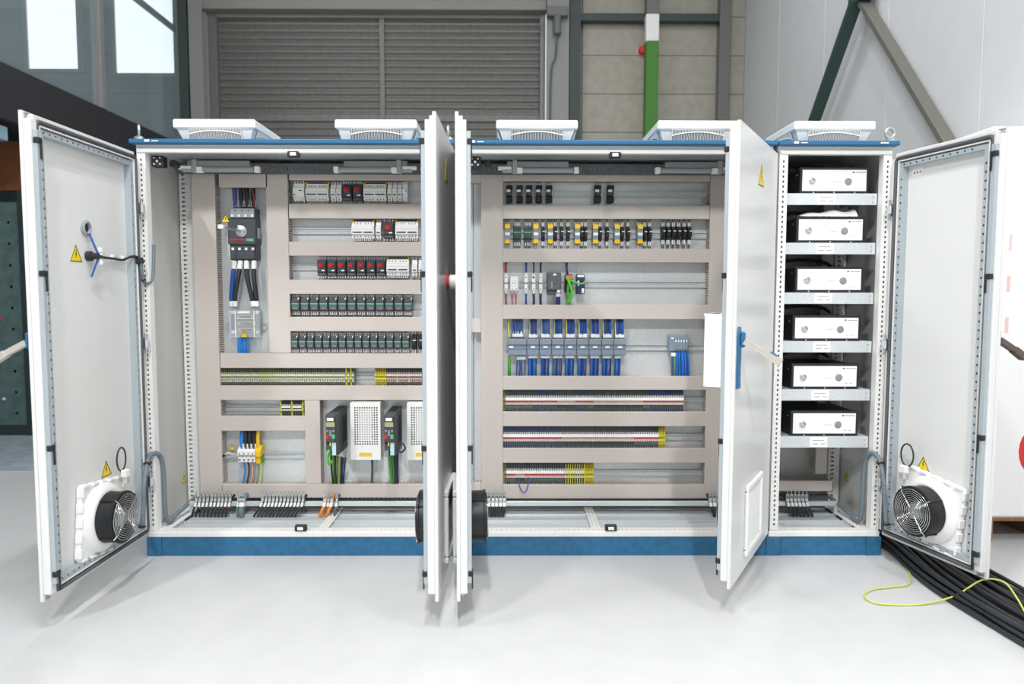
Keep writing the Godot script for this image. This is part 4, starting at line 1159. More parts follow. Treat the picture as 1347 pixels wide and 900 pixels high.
func left_components() -> void:
	rail_row([
		["module", 0.71, 1.8628, 0.0616, 0.0949, "white rail module at the start of the top breaker rail beside the duct", ""],
		["breaker_block", 0.8111, 1.8634, 0.1253, 0.0929, "six pole white breaker block with yellow caps on the top rail", "breaker blocks on the top rail"],
		["breaker_block", 1.1282, 1.8634, 0.1253, 0.0929, "six pole white breaker block with yellow caps on the top rail", "breaker blocks on the top rail"],
		["breaker", 0.8997, 1.8633, 0.0288, 0.0888, "slim white breaker on the top rail between a breaker block and the red knobbed pair", "slim breakers before the red pair"],
		["breaker", 0.931, 1.8633, 0.0288, 0.0888, "slim white breaker on the top rail between a breaker block and the red knobbed pair", "slim breakers before the red pair"],
		["motor_breaker", 0.9748, 1.8635, 0.0534, 0.0908, "dark motor breaker with red knob, one of the pair on the top rail", "red knobbed pair on the top rail"],
		["motor_breaker", 1.0311, 1.8635, 0.0534, 0.0908, "dark motor breaker with red knob, one of the pair on the top rail", "red knobbed pair on the top rail"],
		["breaker", 1.2106, 1.864, 0.0247, 0.0888, "slim white breaker in the group of three near the end of the top rail", "three slim breakers on the top rail"],
		["breaker", 1.2378, 1.864, 0.0247, 0.0888, "slim white breaker in the group of three near the end of the top rail", "three slim breakers on the top rail"],
		["breaker", 1.2649, 1.864, 0.0247, 0.0888, "slim white breaker in the group of three near the end of the top rail", "three slim breakers on the top rail"],
		["module", 1.2942, 1.8641, 0.0288, 0.0909, "narrow white rail module ending the top breaker rail", ""],
		["breaker_block", 1.0598, 1.6582, 0.1238, 0.0936, "six pole white breaker block on the second rail after the bare stretch", ""],
		["breaker_block", 1.3018, 1.6586, 0.1259, 0.0936, "six pole white breaker block on the second rail after the single red knob", ""],
		["breaker", 1.1456, 1.6583, 0.0289, 0.0894, "slim white breaker alone on the second rail before the red knob", ""],
		["motor_breaker", 1.2012, 1.6605, 0.0598, 0.0874, "dark motor breaker with red knob, alone on the second rail", ""],
		["motor_breaker", 0.8287, 1.4532, 0.0509, 0.0859, "dark motor breaker with red knob in the row of seven on the third rail", "seven red knobbed motor breakers"],
		["motor_breaker", 0.8831, 1.4532, 0.0509, 0.0859, "dark motor breaker with red knob in the row of seven on the third rail", "seven red knobbed motor breakers"],
		["motor_breaker", 0.9375, 1.4532, 0.0509, 0.0859, "dark motor breaker with red knob in the row of seven on the third rail", "seven red knobbed motor breakers"],
		["motor_breaker", 0.9919, 1.4532, 0.0509, 0.0859, "dark motor breaker with red knob in the row of seven on the third rail", "seven red knobbed motor breakers"],
		["motor_breaker", 1.0463, 1.4532, 0.0509, 0.0859, "dark motor breaker with red knob in the row of seven on the third rail", "seven red knobbed motor breakers"],
		["motor_breaker", 1.1008, 1.4532, 0.0509, 0.0859, "dark motor breaker with red knob in the row of seven on the third rail", "seven red knobbed motor breakers"],
		["motor_breaker", 1.1552, 1.4532, 0.0509, 0.0859, "dark motor breaker with red knob in the row of seven on the third rail", "seven red knobbed motor breakers"],
		["breaker_block", 1.2505, 1.4536, 0.1243, 0.0922, "six pole white breaker block on the third rail after the seven red knobs", ""],
		["breaker", 1.3441, 1.4538, 0.03, 0.0859, "slim white breaker ending the third rail", "slim breakers ending the third rail"],
		["breaker", 1.3809, 1.4538, 0.03, 0.0859, "slim white breaker ending the third rail", "slim breakers ending the third rail"],
		["contactor", 0.6789, 1.2554, 0.0511, 0.0717, "dark grey contactor with green stripe in the upper contactor row", "upper contactor row"],
		["contactor", 0.731, 1.2554, 0.0511, 0.0717, "dark grey contactor with green stripe in the upper contactor row", "upper contactor row"],
		["contactor", 0.783, 1.2554, 0.0511, 0.0717, "dark grey contactor with green stripe in the upper contactor row", "upper contactor row"],
		["contactor", 0.8351, 1.2554, 0.0511, 0.0717, "dark grey contactor with green stripe in the upper contactor row", "upper contactor row"],
		["contactor", 0.8872, 1.2554, 0.0511, 0.0717, "dark grey contactor with green stripe in the upper contactor row", "upper contactor row"],
		["contactor", 0.9392, 1.2554, 0.0511, 0.0717, "dark grey contactor with green stripe in the upper contactor row", "upper contactor row"],
		["contactor", 0.9913, 1.2554, 0.0511, 0.0717, "dark grey contactor with green stripe in the upper contactor row", "upper contactor row"],
		["contactor", 1.0434, 1.2554, 0.0511, 0.0717, "dark grey contactor with green stripe in the upper contactor row", "upper contactor row"],
		["contactor", 1.0955, 1.2554, 0.0511, 0.0717, "dark grey contactor with green stripe in the upper contactor row", "upper contactor row"],
		["contactor", 1.1476, 1.2554, 0.0511, 0.0717, "dark grey contactor with green stripe in the upper contactor row", "upper contactor row"],
		["contactor", 1.1998, 1.2554, 0.0511, 0.0717, "dark grey contactor with green stripe in the upper contactor row", "upper contactor row"],
		["contactor", 1.2519, 1.2554, 0.0511, 0.0717, "dark grey contactor with green stripe in the upper contactor row", "upper contactor row"],
		["contactor", 1.304, 1.2554, 0.0511, 0.0717, "dark grey contactor with green stripe in the upper contactor row", "upper contactor row"],
		["contactor", 0.67, 1.0455, 0.0434, 0.0701, "narrow dark grey contactor with green stripe in the lower contactor row", "lower contactor row"],
		["contactor", 0.7142, 1.0455, 0.0434, 0.0701, "narrow dark grey contactor with green stripe in the lower contactor row", "lower contactor row"],
		["contactor", 0.7584, 1.0455, 0.0434, 0.0701, "narrow dark grey contactor with green stripe in the lower contactor row", "lower contactor row"],
		["contactor", 0.8026, 1.0455, 0.0434, 0.0701, "narrow dark grey contactor with green stripe in the lower contactor row", "lower contactor row"],
		["contactor", 0.8468, 1.0455, 0.0434, 0.0701, "narrow dark grey contactor with green stripe in the lower contactor row", "lower contactor row"],
		["contactor", 0.891, 1.0455, 0.0434, 0.0701, "narrow dark grey contactor with green stripe in the lower contactor row", "lower contactor row"],
		["contactor", 0.9352, 1.0455, 0.0434, 0.0701, "narrow dark grey contactor with green stripe in the lower contactor row", "lower contactor row"],
		["contactor", 0.9795, 1.0455, 0.0434, 0.0701, "narrow dark grey contactor with green stripe in the lower contactor row", "lower contactor row"],
		["contactor", 1.0237, 1.0455, 0.0434, 0.0701, "narrow dark grey contactor with green stripe in the lower contactor row", "lower contactor row"],
		["contactor", 1.0679, 1.0455, 0.0434, 0.0701, "narrow dark grey contactor with green stripe in the lower contactor row", "lower contactor row"],
		["contactor", 1.1122, 1.0455, 0.0434, 0.0701, "narrow dark grey contactor with green stripe in the lower contactor row", "lower contactor row"],
		["contactor", 1.1565, 1.0455, 0.0434, 0.0701, "narrow dark grey contactor with green stripe in the lower contactor row", "lower contactor row"],
		["contactor", 1.2007, 1.0455, 0.0434, 0.0701, "narrow dark grey contactor with green stripe in the lower contactor row", "lower contactor row"],
		["contactor", 1.245, 1.0455, 0.0434, 0.0701, "narrow dark grey contactor with green stripe in the lower contactor row", "lower contactor row"],
		["contactor", 1.2893, 1.0455, 0.0434, 0.0701, "narrow dark grey contactor with green stripe in the lower contactor row", "lower contactor row"],
		["slim_relay", 1.3365, 1.0374, 0.0261, 0.0893, "black relay with white plate ending the lower contactor row", "black relays ending the lower contactor row"],
		["slim_relay", 1.3736, 1.0374, 0.0261, 0.0893, "black relay with white plate ending the lower contactor row", "black relays ending the lower contactor row"]])
	strip("rail terminal in the long row under the lower contactors", "long terminal row under the contactors", 0.2539, 0.9992, 0.8427, 0.9329, 59, st_left)
	strip("rail terminal in the short row beside the bare rail", "short terminal row beside the bare rail", 1.1143, 1.3789, 0.8431, 0.9333, 20, st_left_end)
	strip("rail terminal in the short row above the white mains terminals", "eleven terminals on a short rail", 0.5779, 0.7145, 0.6703, 0.748, 11, st_short)
	main_switch()
	distribution_block()
	mains_terminals()
	drives()
	interior_lamps()

func main_switch() -> void:
	var r := [0.3288, 0.4745, 1.5374, 1.819]
	var w: float = r[1] - r[0]
	var h: float = r[3] - r[2]
	var t := thing("main_switch", "dark grey main switch with silver rotary shaft and white screw heads", "switch", V((r[0] + r[1]) / 2, r[2], ZP))
	part(t, "housing", MB.new().box(V(-w / 2, 0, 0.0), V(w / 2, h, 0.07), 0.003).box(V(-w / 2 - 0.004, h * 0.3, 0.0), V(w / 2 + 0.004, h * 0.8, 0.088), 0.004), "charcoal")
	part(t, "terminal_cover", MB.new().box(V(-w * 0.46, h * 0.82, 0.07), V(w * 0.46, h, 0.078), 0.002), "plastic_grey")
	part(t, "terminal_cover", MB.new().box(V(-w * 0.46, h * 0.02, 0.07), V(w * 0.46, h * 0.28, 0.08), 0.002), "charcoal")
	for k in 4:
		var x := -w * 0.36 + k * w * 0.25
		part(t, "screw_head", MB.new().box(V(x - 0.007, h * 0.19, 0.08), V(x + 0.007, h * 0.24, 0.083), 0.001), "plastic_white")
		part(t, "screw_head", MB.new().box(V(x - 0.006, h * 0.83, 0.078), V(x + 0.006, h * 0.88, 0.081), 0.001), "plastic_white")
		if k < 3:
			part(t, "vent_hole", MB.new().cyl(V(x + w * 0.12, h * 0.955, 0.077), V(x + w * 0.12, h * 0.955, 0.0785), 0.004, 8), "black")
			part(t, "vent_hole", MB.new().cyl(V(x + w * 0.12, h * 0.07, 0.079), V(x + w * 0.12, h * 0.07, 0.0805), 0.004, 8), "black")
	var k := part(t, "rotary_drive", MB.new().lathe(V(0.0, h * 0.55, 0.088), Vector3.BACK, [[0.03, 0.0], [0.03, 0.004], [0.02, 0.006], [0.02, 0.02], [0.012, 0.022], [0.0, 0.022]], 24), "steel")
	part(k, "shaft", MB.new().bar(V(0, h * 0.55, 0.1), V(0, h * 0.55, 0.36), 0.01, 0.01), "steel")
	part(k, "shaft_guide", MB.new().bar(V(0, h * 0.55, 0.35), V(0, h * 0.55, 0.375), 0.024, 0.018), "plastic_white")
	part(t, "position_mark", MB.new().box(V(-0.02, h * 0.645, 0.088), V(0.0, h * 0.67, 0.0895)), "plastic_white")
	part(t, "legend", MB.new().box(V(-w * 0.42, h * 0.375, 0.088), V(w * 0.14, h * 0.405, 0.0892)), "red_knob")
	part(t, "legend", MB.new().box(V(w * 0.16, h * 0.36, 0.088), V(w * 0.44, h * 0.415, 0.0892)), "green_stripe")
	part(t, "side_plate", MB.new().box(V(w / 2 + 0.002, h * 0.42, 0.03), V(w / 2 + 0.014, h * 0.62, 0.06), 0.002), "plastic_grey")
	warning(t, V(-w / 2 - 0.012, h * 0.8, 0.0895), Vector3.RIGHT, Vector3.UP, 0.05)
	# four heavy leads above, four below, all with white sleeves
	var up := [[309.5, "wire_violet"], [317.5, "cable_black"], [325, "cable_black"], [333, "cable_black"]]
	var names := ["violet power lead entering the main switch from above", "black power lead beside the violet one above the main switch", "black power lead between two black ones above the main switch", "outer black power lead with a thin red wire above the main switch"]
	var xs := [0.3597, 0.3931, 0.4244, 0.4599]
	var yt: float = r[3]
	for i in 4:
		var l := thing("power_lead", names[i], "cable", Vector3.ZERO, "power leads of the main switch")
		part(l, "cable", MB.new().tube(curve([V(xs[i], yt - 0.005, -0.375), V(xs[i], yt + 0.06, -0.37), V(xs[i] - 0.008, yt + 0.14, -0.39)]), 0.0125, 10), up[i][1])
		part(l, "sleeve", MB.new().cyl(V(xs[i], yt + 0.012, -0.374), V(xs[i], yt + 0.045, -0.371), 0.0138, 10), "plastic_white")
		if i == 3:
			part(l, "sense_wire", MB.new().tube(curve([V(xs[i] + 0.012, yt, -0.36), V(xs[i] + 0.01, yt + 0.06, -0.355), V(xs[i] - 0.012, yt + 0.14, -0.36)]), 0.003, 6), "wire_red")
	var lo := [[V(0.3489, 1.5385, -0.375), V(0.3254, 1.2776, -0.375), "wire_blue", "blue power lead from the main switch down to the clear distribution block"], [V(0.3844, 1.5383, -0.37), V(0.345, 1.2777, -0.368), "cable_black", "black power lead next to the blue one below the main switch"], [V(0.4159, 1.5384, -0.37), V(0.4475, 1.2778, -0.37), "cable_black", "black power lead crossing outward below the main switch"], [V(0.4561, 1.5387, -0.375), V(0.4668, 1.2778, -0.375), "cable_black", "outer black power lead below the main switch"]]
	for q in lo:
		var a: Vector3 = q[0]
		var b: Vector3 = q[1]
		var l := thing("power_lead", q[3], "cable", Vector3.ZERO, "power leads of the main switch")
		var c := curve([a, a.lerp(b, 0.35) + V((a.x - b.x) * 0.12, 0, 0.02), a.lerp(b, 0.75) + V((b.x - a.x) * 0.05, 0, 0.012), b])
		part(l, "cable", MB.new().tube(c, 0.0125, 10), q[2])
		part(l, "sleeve", MB.new().cyl(c[1], c[5], 0.0138, 10), "plastic_white")
		part(l, "sleeve", MB.new().cyl(c[-2], c[-6], 0.0138, 10), "plastic_white")

func distribution_block() -> void:
	var r := [0.312, 0.4763, 1.109, 1.2611]
	var w: float = r[1] - r[0]
	var h: float = r[3] - r[2]
	var t := thing("distribution_block", "clear covered distribution block with a warning triangle, between black leads and blue wires", "terminal block", V((r[0] + r[1]) / 2, r[2], ZP))
	part(t, "base", MB.new().box(V(-w / 2, 0.004, 0.0135), V(w / 2, h - 0.004, 0.024), 0.002), "plastic_grey")
	for k in 3:
		part(t, "busbar", MB.new().box(V(-w * 0.28, h * (0.22 + k * 0.24), 0.024), V(w * 0.32, h * (0.32 + k * 0.24), 0.036 + k * 0.006), 0.001), "lever")
		part(t, "busbar_holder", MB.new().box(V(-w * 0.18, h * (0.25 + k * 0.24), 0.036 + k * 0.006), V(w * 0.22, h * (0.29 + k * 0.24), 0.042 + k * 0.006), 0.001), "charcoal")
	part(t, "side_terminal", MB.new().box(V(-w * 0.48, h * 0.28, 0.024), V(-w * 0.34, h * 0.86, 0.045), 0.002), "wire_violet")
	for y in [0.14, 0.86]:
		part(t, "screw_block", MB.new().box(V(-w * 0.47, h * y, 0.024), V(-w * 0.34, h * (y + 0.1), 0.05), 0.002), "plastic_white")
		part(t, "screw_block", MB.new().box(V(w * 0.36, h * y, 0.024), V(w * 0.47, h * (y + 0.1), 0.05), 0.002), "plastic_white")
	part(t, "label_strip", MB.new().box(V(-w * 0.2, h * 0.88, 0.066), V(w * 0.2, h * 0.96, 0.0675)), "plastic_white")
	var c := MB.new()
	c.box(V(-w / 2, 0, 0.063), V(w / 2, h, 0.066)).box(V(-w / 2, 0, 0.024), V(-w / 2 + 0.003, h, 0.063)).box(V(w / 2 - 0.003, 0, 0.024), V(w / 2, h, 0.063))
	part(t, "clear_cover", c, "clear")
	part(t, "cover_frame", MB.new().box(V(-w * 0.3, 0, 0.066), V(-w * 0.27, h, 0.068)).box(V(w * 0.33, 0, 0.066), V(w * 0.36, h, 0.068)).box(V(-w * 0.3, h * 0.68, 0.066), V(w * 0.33, h * 0.7, 0.068)), "plastic_white")
	warning(t, V(0.0, h * 0.13, 0.0685), Vector3.RIGHT, Vector3.UP, 0.046)
	bundle("wire_bundle", "bright blue wires running from the distribution block into the duct", "", V(0.3511, 1.1074, -0.385), V(0.4106, 1.1075, -0.385), V(0.3488, 1.0135, -0.385), V(0.4083, 1.0136, -0.385), 6, ["wire_blue_bright"], 0.006, 0.0)

func mains_terminals() -> void:
	var r := [0.3397, 0.4378, 0.4015, 0.4839]
	var w: float = (r[1] - r[0]) / 4.0
	var h: float = r[3] - r[2]
	for k in 4:
		place("mains_terminal", "mains_terminal", b_mains_terminal.bind(w, h), "white heavy terminal in the block of four with copper coloured wires below", "terminal", "four white mains terminals", V(r[0] + w * (k + 0.5), r[2], ZP))
	place("earth_terminal", "earth_terminal", b_earth_terminal.bind(w * 1.3, h), "yellow heavy earth terminal at the end of the white block of four", "terminal", "", V(r[1] + w * 0.7, r[2], ZP))
	var yt: float = r[3]
	var top := [[314, "wire_blue_bright", "blue lead into the first white mains terminal"], [320.5, "cable_black", "black lead beside the blue one above the mains terminals"], [326, "cable_black", "black lead between two black ones above the mains terminals"], [331.5, "cable_black", "black lead beside the yellow one above the mains terminals"], [339.5, "yellow", "yellow lead into the earth terminal"]]
	var xs := [0.3598, 0.3833, 0.4047, 0.4283, 0.4518]
	for k in 5:
		var l := thing("mains_lead", top[k][2], "cable", Vector3.ZERO, "leads above the mains terminals")
		part(l, "cable", MB.new().tube(curve([V(xs[k], yt - 0.006, -0.385), V(xs[k], yt + 0.05, -0.378), V(xs[k] + 0.003, yt + 0.115, -0.39)]), 0.0105, 10), top[k][1])
		if k < 4:
			part(l, "sleeve", MB.new().cyl(V(xs[k], yt + 0.0, -0.385), V(xs[k], yt + 0.024, -0.381), 0.0115, 10), "plastic_white")
	var low := ["wire_blue_bright", "cable_black", "pink_wire", "plastic_grey", "earth_wire"]
	var lab := ["blue thin wire", "black thin wire", "pink thin wire", "grey thin wire", "yellow green thin wire"]
	var y2: float = 0.2786
	for k in 5:
		solo("thin_wire", MB.new().tube(curve([V(xs[k] + 0.004, r[2] + 0.005, -0.39), V(xs[k] + 0.014, r[2] - 0.05, -0.38), V(xs[k] + 0.004, y2, -0.37)]), 0.005, 8), low[k], lab[k] + " below the block of white mains terminals", "wire", Vector3.ZERO, "wires below the mains terminals")
	var wt := thing("warning_tag", "yellow warning triangle tag with a pale wire beside the mains terminals", "tag")
	warning(wt, V(0.2973, 0.4849, -0.395), Vector3.RIGHT, Vector3.UP, 0.04, "triangle")
	part(wt, "cable", MB.new().tube(curve([V(0.2629, 0.4406, -0.36), V(0.2889, 0.4579, -0.36), V(0.3103, 0.4469, -0.37), V(0.3301, 0.4391, -0.385)]), 0.006, 8), "lever")
	part(wt, "tip", MB.new().tube([V(0.2594, 0.4389, -0.358), V(0.2745, 0.4475, -0.358)], 0.007, 8), "black")
func b_mains_terminal(o: Node3D, w: float, h: float) -> void:
	part(o, "housing", MB.new().box(V(-w * 0.48, 0, 0.0135), V(w * 0.48, h * 0.42, 0.062), 0.003).prism(V(-w * 0.48, 0, 0), Vector3.UP, Vector3.BACK, V(w * 0.96, 0, 0), [Vector2(h * 0.5, 0.0135), Vector2(h * 0.5, 0.068), Vector2(h * 0.8, 0.068), Vector2(h, 0.045), Vector2(h, 0.0135)]), "plastic_white")
	part(o, "core", MB.new().box(V(-w * 0.46, h * 0.3, 0.014), V(w * 0.46, h * 0.6, 0.05)), "charcoal")
	for y in [h * 0.2, h * 0.62]:
		part(o, "screw", MB.new().cyl(V(0, y, 0.06), V(0, y, 0.07), 0.004, 8), "charcoal")
func b_earth_terminal(o: Node3D, w: float, h: float) -> void:
	part(o, "housing", MB.new().box(V(-w * 0.45, -h * 0.1, 0.0135), V(w * 0.3, h * 0.4, 0.06), 0.003).prism(V(-w * 0.48, 0, 0), Vector3.UP, Vector3.BACK, V(w * 0.96, 0, 0), [Vector2(h * 0.42, 0.0135), Vector2(h * 0.42, 0.07), Vector2(h * 0.8, 0.07), Vector2(h * 1.15, 0.04), Vector2(h * 1.15, 0.0135)]), "yellow")
	part(o, "side", MB.new().box(V(w * 0.3, -h * 0.1, 0.0135), V(w * 0.5, h * 0.5, 0.05), 0.002), "green_wire")

func drives() -> void:
	var names := ["left", "right"]
	var spots := [[0.8914, 0.9459, 0.4811, 0.7102], [1.2024, 1.2569, 0.4811, 0.7103]]
	var lab := ["dark grey inverter drive with keypad beside the tall duct", "dark grey inverter drive with keypad between the two perforated resistor boxes"]
	for k in 2:
		var r: Array = spots[k]
		place("drive", "inverter_drive", b_drive.bind(r[1] - r[0], r[3] - r[2]), lab[k], "drive", "two inverter drives", V((r[0] + r[1]) / 2, r[2], ZP))
	var rs := [[0.9891, 1.1555, 0.4307, 0.7505], [1.3029, 1.4695, 0.4306, 0.7506]]
	var rl := ["white perforated resistor box between the two drives", "white perforated resistor box beside the edge-on door"]
	for k in 2:
		var r: Array = rs[k]
		place("resistor", "resistor_box", b_resistor.bind(r[1] - r[0], r[3] - r[2]), rl[k], "resistor", "perforated resistor boxes", V((r[0] + r[1]) / 2, r[2], ZP))
		var x: float = (r[0] + r[1]) / 2 + 0.02
		solo("resistor_cable", MB.new().tube(curve([V(x, r[2], -0.38), V(x + 0.004, r[2] - 0.06, -0.37), V(x - 0.004, r[2] - 0.15, -0.39)]), 0.007, 8), "dark_grey", ["grey cable hanging from the resistor box between the drives", "grey cable hanging from the resistor box beside the edge-on door"][k], "cable", Vector3.ZERO, "resistor cables")
	# control wires hanging from each drive
	var dl := ["drive wires, black, green and blue, hanging from the drive beside the tall duct", "drive wires, green and navy, hanging from the drive between the resistor boxes"]
	bundle("drive_wires", dl[0], "drive wires", V(0.9013, 0.486, -0.2), V(0.9682, 0.4416, -0.3), V(0.8698, 0.2609, -0.38), V(0.9345, 0.2609, -0.38), 8, ["cable_black", "green_wire", "cable_black", "green_wire", "earth_wire", "cable_black", "wire_navy", "wire_navy"], 0.0055, 0.0)
	bundle("drive_wires", dl[1], "drive wires", V(1.213, 0.4943, -0.2), V(1.2549, 0.4715, -0.3), V(1.2017, 0.2608, -0.38), V(1.2405, 0.2608, -0.38), 7, ["green_wire", "green_wire", "green_wire", "green_dark", "wire_navy", "wire_navy", "cable_black"], 0.006, 0.0)
	solo("wire_bow", MB.new().tube(curve([V(1.2881, 0.5377, -0.25), V(1.3018, 0.5104, -0.24), V(1.2809, 0.4894, -0.24), V(1.2545, 0.4998, -0.25)]), 0.005, 8), "wire_navy", "navy wire bow beside the drive between the resistor boxes", "wire")
	solo("green_wire_bow", MB.new().tube(curve([V(0.9078, 0.5199, -0.16), V(0.9017, 0.4893, -0.15), V(0.904, 0.4392, -0.17), V(0.9131, 0.4527, -0.2)]), 0.006, 8), "green_bright", "bright green wire bow under the drive beside the tall duct", "wire")
func b_drive(o: Node3D, w: float, h: float) -> void:
	var D := 0.28
	part(o, "housing", MB.new().prism(V(-w / 2, 0, 0), Vector3.UP, Vector3.BACK, V(w, 0, 0), [Vector2(0, 0.0), Vector2(0, D - 0.05), Vector2(h * 0.16, D - 0.012), Vector2(h * 0.97, D - 0.012), Vector2(h, D - 0.02), Vector2(h * 1.01, 0.0)]), "charcoal")
	part(o, "vent_top", MB.new().box(V(-w * 0.4, h, 0.02), V(w * 0.4, h * 1.015, 0.18), 0.001), "black")
	part(o, "side_vent", MB.new().box(V(w / 2, h * 0.2, 0.03), V(w / 2 + 0.0015, h * 0.85, 0.06)).box(V(w / 2, h * 0.2, 0.08), V(w / 2 + 0.0015, h * 0.85, 0.11)), "black_soft")
	var f := D - 0.012
	var kp := part(o, "keypad", MB.new().box(V(-w * 0.46, h * 0.36, f), V(w * 0.46, h * 0.98, f + 0.012), 0.003), "charcoal")
	var z := f + 0.012
	part(kp, "name_plate", MB.new().box(V(-w * 0.32, h * 0.86, z), V(w * 0.3, h * 0.93, z + 0.001)), "plastic_white")
	part(kp, "display", MB.new().box(V(-w * 0.42, h * 0.72, z), V(w * 0.42, h * 0.83, z + 0.001)), "display")
	part(kp, "key", MB.new().box(V(-w * 0.44, h * 0.44, z), V(-w * 0.16, h * 0.54, z + 0.003), 0.001), "red_knob")
	part(kp, "key", MB.new().box(V(w * 0.14, h * 0.44, z), V(w * 0.44, h * 0.54, z + 0.003), 0.001), "green_stripe")
	for k in [[-0.3, 0.6], [0.3, 0.6]]:
		part(kp, "key", MB.new().box(V(w * (k[0] - 0.1), h * k[1], z), V(w * (k[0] + 0.1), h * (k[1] + 0.05), z + 0.002)), "device_grey")
	part(kp, "key", MB.new().box(V(-w * 0.1, h * 0.5, z), V(w * 0.1, h * 0.64, z + 0.002)), "plc_grey")
	part(o, "label", MB.new().box(V(w * 0.08, h * 0.04, f), V(w * 0.46, h * 0.34, f + 0.001)), "pale_cyan")
	part(o, "tab", MB.new().box(V(-w * 0.14, h * 0.26, f), V(-w * 0.02, h * 0.38, f + 0.004)), "yellow")
	part(o, "socket", MB.new().box(V(-w * 0.4, h * 0.3, f), V(-w * 0.18, h * 0.38, f + 0.002)), "black")
	part(o, "terminal_block", MB.new().box(V(-w * 0.45, h * 0.0, D - 0.06), V(-w * 0.1, h * 0.2, f), 0.002), "device_grey")
func b_resistor(o: Node3D, w: float, h: float) -> void:
	var D := 0.12
	var m := MB.new()
	m.sheet(V(-w / 2, 0, D), Vector3.RIGHT, Vector3.UP, w, h, 0.002, [0.022, 0.008, 0.0135, int((w - 0.03) / 0.0135)], [0.085, 0.008, 0.0135, int((h - 0.1) / 0.0135)])
	m.box(V(-w / 2, 0, 0), V(-w / 2 + 0.002, h, D - 0.002)).box(V(w / 2 - 0.002, 0, 0), V(w / 2, h, D - 0.002)).box(V(-w / 2, 0, 0), V(w / 2, 0.002, D - 0.002)).box(V(-w / 2, h - 0.002, 0), V(w / 2, h, D - 0.002))
	part(o, "perforated_case", m, "white_metal")
	part(o, "resistor_core", MB.new().box(V(-w * 0.22, h * 0.32, 0.03), V(w * 0.22, h * 0.88, 0.112), 0.004), "white_metal")
	part(o, "inner_shield", MB.new().box(V(-w * 0.48, 0.01, 0.02), V(w * 0.48, h * 0.98, 0.024)), "charcoal")
	part(o, "hazard_label", MB.new().box(V(-w * 0.22, h * 0.06, D), V(w * 0.2, h * 0.125, D + 0.001)), "yellow")

func interior_lamps() -> void:
	var lab := ["grey unlit enclosure lamp under the roof above the main switch", "grey unlit enclosure lamp under the roof above the rail breakers", "grey unlit enclosure lamp under the roof above the plug relays", "grey unlit enclosure lamp under the roof beside the half open door"]
	var spans := [[0.158, 0.559, -1.0], [0.9685, 1.3786, 1.0], [1.8169, 2.2163, -1.0], [2.6402, 3.0448, 1.0]]
	for k in 4:
		var q: Array = spans[k]
		var len: float = q[1] - q[0]
		var t := thing("enclosure_lamp", lab[k], "lamp", V((q[0] + q[1]) / 2, 1.995, -0.16), "unlit enclosure lamps")
		var s: float = q[2]
		part(t, "tube_cover", MB.new().cyl(V(-len * 0.46, 0, 0), V(len * 0.46, 0, 0), 0.014, 14), "plastic_grey")
		part(t, "mounting_rail", MB.new().box(V(-len * 0.4, 0.014, -0.02), V(len * 0.4, 0.045, 0.006), 0.002), "device_grey")
		part(t, "end_cap", MB.new().box(V(-s * len * 0.5 - 0.012, -0.016, -0.016), V(-s * len * 0.5 + 0.014, 0.016, 0.016), 0.003), "plastic_white")
		part(t, "socket", MB.new().box(V(s * len * 0.2, -0.016, -0.016), V(s * len * 0.2 + s * 0.035, 0.012, 0.017), 0.002), "plastic_white")
		part(t, "switch_lever", MB.new().box(V(s * len * 0.34, 0.0, -0.01), V(s * len * 0.52, 0.018, 0.014), 0.003), "plastic_white")
		part(t, "bracket", MB.new().box(V(s * len * 0.27, -0.018, -0.02), V(s * len * 0.33, 0.05, 0.02), 0.003), "plastic_grey")

